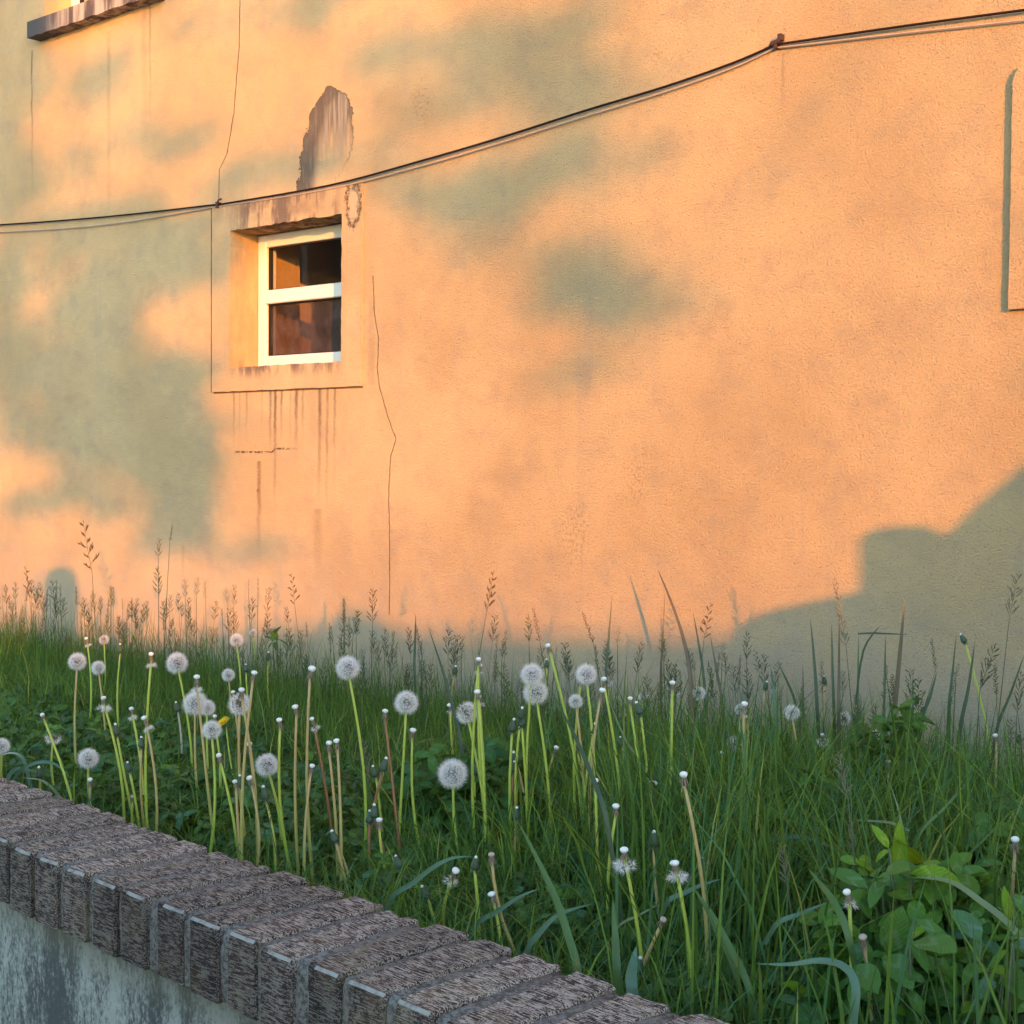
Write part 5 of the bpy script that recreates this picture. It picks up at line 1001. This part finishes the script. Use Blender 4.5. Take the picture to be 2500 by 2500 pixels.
# ------------------------------------------------------------------ clover plants, lower right: stems and leaflets
def leaf_mesh(k, tint):
    v, q, u = LG[k]; return fast_mesh('leaflet', v.astype(np.float32), [q], M_clover, tint=np.tile(tint, (35, 1)), uv=u, smooth=True)
LT = {'D': (1.2, 1.2, 1.1), 'B': (2.3, 1.85, .6), 'T': (1., 1.05, 1.9)}
LMs = {(k, t_): leaf_mesh(k, LT[t_]) for k in range(4) for t_ in LT}
CL = (1850, 2000, 2.972)
PL = [('clover plant with bright yellow-green top leaves, the tallest of the clump', .10, (1010, 1250), [(1110, 330, 1085, 95, .50, 'B'), (800, 500, 530, 345, .45, 'D'), (860, 410, 735, 295, .35, 'B'), (950, 210, 870, 60, .4, 'B'), (960, 230, 835, 290, .4, 'B'), (960, 330, 1110, 310, .4, 'D'), (940, 580, 1090, 375, .55, 'D'), (900, 430, 960, 255, .5, 'D'),
       (1130, 400, 1270, 315, .4, 'B'), (1110, 400, 1450, 440, .32, 'B'), (1220, 470, 1375, 545, .5, 'T'), (860, 640, 790, 560, .5, 'T'), (820, 700, 700, 540, .6, 'D'), (1010, 590, 870, 660, .5, 'D'), (1100, 580, 1320, 700, .55, 'D'), (1060, 400, 1000, 120, .3, 'B'), (1130, 400, 1290, 380, .35, 'B'), (900, 450, 830, 540, .4, 'D'), (1000, 330, 980, 200, .4, 'B')]),
      ('clover plant whose broad middle leaf shows a pale chevron', .05, (980, 1500), [(945, 970, 1040, 680, .62, 'D'), (945, 960, 820, 900, .7, 'D'), (1100, 870, 1220, 775, .5, 'B'), (1150, 880, 1400, 915, .55, 'D'), (1150, 730, 1400, 850, .4, 'D'), (950, 980, 1070, 1110, .6, 'D'), (950, 990, 870, 1120, .55, 'D'), (1220, 1180, 1075, 1110, .6, 'D'), (1220, 1180, 1235, 1030, .4, 'D'),
       (970, 1190, 905, 1345, .5, 'B'), (740, 900, 690, 1020, .6, 'T'), (720, 1060, 840, 1190, .6, 'D'), (1110, 880, 1230, 1060, .35, 'D'), (700, 930, 760, 1060, .6, 'T'), (800, 1130, 690, 1250, .6, 'D'), (1010, 1060, 1100, 1220, .5, 'D')]),
      ('clover plant with large bluish leaves near the right edge', .06, (1500, 1480), [(1620, 880, 1480, 660, .7, 'T'), (1540, 860, 1370, 800, .6, 'T'), (1630, 880, 1750, 960, .55, 'T'), (1490, 1160, 1480, 880, .62, 'D'), (1480, 1230, 1325, 1170, .75, 'T'), (1490, 1190, 1595, 1080, .6, 'D'), (1590, 1010, 1600, 810, .35, 'D'), (1700, 1150, 1620, 1270, .5, 'T'),
       (1690, 1090, 1775, 950, .3, 'B'), (1670, 1090, 1615, 1010, .3, 'B'), (1690, 1110, 1745, 1060, .35, 'B'), (1660, 1110, 1610, 1090, .3, 'B'), (1480, 1150, 1400, 1030, .6, 'D'), (1420, 1050, 1300, 1000, .5, 'D'), (1300, 1010, 1390, 1100, .5, 'D')]),
      ('clover plant cut by the lower right corner of the picture', .05, (1720, 1700), [(1790, 1090, 1925, 1200, .55, 'D'), (1700, 1370, 1890, 1330, .65, 'D'), (1690, 1420, 1535, 1320, .45, 'B'), (1200, 1260, 1400, 1300, .5, 'D'), (1190, 1400, 1005, 1380, .6, 'B'), (1100, 1240, 1200, 1420, .4, 'D'), (1880, 1400, 1990, 1330, .5, 'D'), (1850, 870, 1960, 790, .6, 'D'), (1870, 540, 1960, 660, .6, 'D'),
       (1840, 730, 1785, 545, .35, 'B'), (1700, 1420, 1760, 1540, .6, 'D'), (1500, 1440, 1350, 1480, .6, 'D'), (1560, 1500, 1480, 1370, .6, 'D'), (1800, 1500, 1900, 1440, .6, 'T'), (1860, 900, 1980, 960, .6, 'T'), (1840, 1060, 1960, 1040, .6, 'T'), (1340, 1480, 1240, 1400, .6, 'D')]),
      ('low clover plant with one very large round leaf, left of the clump', .05, (520, 1620), [(520, 1425, 235, 1440, .75, 'D'), (520, 1415, 540, 1190, .75, 'D'), (525, 1425, 700, 1340, .65, 'D'), (370, 1320, 215, 1183, .35, 'B'), (300, 1340, 205, 1270, .75, 'T'), (380, 1310, 470, 1235, .7, 'T'), (640, 1180, 445, 1190, .6, 'T'), (690, 1290, 600, 1130, .6, 'T'), (520, 1440, 600, 1570, .7, 'D'), (700, 1370, 800, 1280, .6, 'D'), (330, 1480, 250, 1560, .6, 'D')])]
def clover_plant(lab, f, foot, leaves, frame, group='clover plants in the lower right'):
    a, b, s = frame; G0, Y = at_share(a + foot[0] / s, b + foot[1] / s, f + (.05 if f < .5 else 0)); zb = float(soil_z(G0[0], Y)); G0 = np.array([G0[0], Y, zb - .01])
    root = tag(empty('clover', tuple(G0)), lab, 'clover', group); m = MB()
    for (x0, y0, x1, y1, wd, tt) in leaves:
        yo = Y + random.uniform(-.06, .06); Bp = on_y(a + x0 / s, b + y0 / s, yo); Tp = on_y(a + x1 / s, b + y1 / s, yo - random.uniform(-.01, .05)); fv = Tp - Bp; L = np.linalg.norm(fv) * 1.06; fh = fv / np.linalg.norm(fv)
        nr = (C0 - Bp) / np.linalg.norm(C0 - Bp) * .75 + np.array([random.uniform(-.35, .35), 0, .75]); nr -= fh * np.dot(nr, fh); nr /= np.linalg.norm(nr); sd = np.cross(fh, nr)
        o = obj('leaflet', LMs[(random.randrange(4), tt)], root); ws = wd / .6 * L
        M4 = Matrix.Identity(4)
        for i in range(3): M4[i][0] = sd[i] * ws; M4[i][1] = fh[i] * L; M4[i][2] = nr[i] * L; M4[i][3] = Bp[i] - G0[i]
        o.matrix_local = M4
        if Bp[2] > zb: mid = (G0 + Bp) / 2 + np.array([random.uniform(-.01, .01), .01, .03 * random.random()]); m.tube([Bp - G0, mid - G0, np.array([random.uniform(-.02, .02), .02, 0])], [.0009, .0013, .0017], 5)
    m.build('stem', simple('clover_stem', (.09, .12, .05), .6, .3, .2, 40) if 'clover_stem' not in bpy.data.materials else bpy.data.materials['clover_stem'], root, True)
for p in PL: clover_plant(*p, CL)
# a young broad-leaved plant by the wall, and the clover leaves that reach above the cover
clover_plant('small broad-leaved plant against the wall below the window, one leaf upright', .93, (800, 480), [(800, 300, 740, 240, .7, 'D'), (860, 300, 780, 210, .7, 'D'), (840, 220, 870, 130, .55, 'D'), (800, 330, 740, 400, .6, 'D'), (820, 320, 850, 420, .6, 'D'), (850, 300, 960, 300, .12, 'D'), (800, 320, 800, 240, .7, 'D')], (500, 1500, 4.83), 'broad-leaved plants near the wall')
def bush(lab, box, f, n, sz, tint_kinds):
    """leafy clump filling a patch of the bed, leaves as facing clusters"""
    x0, y0, x1, y1 = box; Gp, Y = at_share((x0 + x1) / 2, y1, f); zb = float(soil_z(Gp[0], Y)); G0 = np.array([Gp[0], Y, zb])
    root = tag(empty('leafy_plant', tuple(G0)), lab, 'plant', 'broad-leaved plants near the wall'); A = on_y(x0, y1, Y); B_ = on_y(x1, y0, Y); cx, rx = (A[0] + B_[0]) / 2, abs(B_[0] - A[0]) / 2; top = B_[2]; P = []
    while len(P) < n:
        u, v, w_ = random.uniform(-1, 1), random.uniform(-1, 1), random.uniform(0, 1)
        if u * u + v * v + w_ ** 3 < 1 and (u * u + v * v + w_ ** 2 > .35): P.append((cx + u * rx * 1.05, Y + v * .11, zb + w_ * (top - zb) * (.86 + .14 * math.sin(u * 7))))
    V, Q, U, C_ = clover_stuff(np.array(P), 0, .01, sz, tint_kinds, [1] * len(tint_kinds)); o = obj('foliage', fast_mesh('foliage', V - G0, [Q], M_clover, tint=C_, uv=U, smooth=True), root); o['kind'] = 'stuff'
    m = MB()
    for k in range(14): p = np.array(random.choice(P)) - G0; m.tube([(random.uniform(-.05, .05), random.uniform(-.04, .04), -.01), p * .6, p], [.002, .0015, .001], 5)
    m.build('stem', bpy.data.materials['clover_stem'], root)
bush('rounded leafy shrub beside the rightmost clock, against the pale wall shadow', (2085, 1700, 2275, 1960), .62, 210, (.024, .040), [(.9, .95, .8), (.7, .8, .7), (1.2, 1.2, .8)])
bush('low broad-leaved clump in the right middle of the bed', (2330, 1930, 2530, 2080), .38, 110, (.030, .045), [(1., 1., .8), (.7, .8, .7), (1.3, 1.3, .8)])
bush('low clump of broad leaves left of the shrub', (1880, 1880, 2080, 2010), .42, 110, (.026, .040), [(.8, .9, .7), (1.1, 1.15, .8)])
bush('dark broad-leaved clump in the middle of the bed at centre', (980, 1800, 1330, 1950), .36, 190, (.026, .042), [(.7, .85, .9), (.85, .95, .8)])

bush('dense mid-green clover behind the bright-topped plant, lower right corner', (1990, 2110, 2570, 2560), .15, 700, (.024, .038), [(1.2, 1.2, .9), (.85, .95, .8), (1.5, 1.4, .8)])
bush('mat of broad leaves just behind the coping, left of centre', (330, 1960, 900, 2120), .24, 200, (.022, .036), [(1., 1., 1.), (.8, .85, .8), (1.2, 1.15, .7)])

# the many faint seed heads that nobody could count along the foot of the wall: one object
P = scatter(230, .66, .97, -80, 2600); V, Fq, o_ = [], {3: [], 4: [], 5: []}, 0
for p in P:
    me = PAN[(random.choice(['open', 'tight', 'open']), 'green')][random.randrange(2)]; v = np.empty(len(me.vertices) * 3, np.float32); me.vertices.foreach_get('co', v); v = v.reshape(-1, 3)
    h = random.uniform(.14, .30); L = random.uniform(.05, .085); a = random.uniform(0, 6.3); R_ = np.array([[math.cos(a), -math.sin(a), 0], [math.sin(a), math.cos(a), 0], [0, 0, 1]]); lean = np.array([random.gauss(0, .10), random.gauss(0, .06), 1.])
    w_ = (v * L) @ R_.T; w_ = w_ + w_[:, 2:] * (lean - [0, 0, 1]) + p + lean * h; V.append(w_)
    for f in me.polygons:
        n_ = len(f.vertices)
        if n_ in (3, 4): Fq[n_].append([i + o_ for i in f.vertices])
    o_ += len(v); s_a = np.array([.0006, 0, 0]); s_b = np.array([0, .0006, 0]); t_ = p + lean * h
    V.append(np.array([p - s_a, p + s_a, t_ + s_a, t_ - s_a, p - s_b, p + s_b, t_ + s_b, t_ - s_b])); Fq[4] += [[o_, o_ + 1, o_ + 2, o_ + 3], [o_ + 4, o_ + 5, o_ + 6, o_ + 7]]; o_ += 8
tag(obj('grass_seed_heads', fast_mesh('grass_seed_heads', np.concatenate(V), [np.array(Fq[4]), np.array(Fq[3])], M_pan['green'])), kind='stuff')
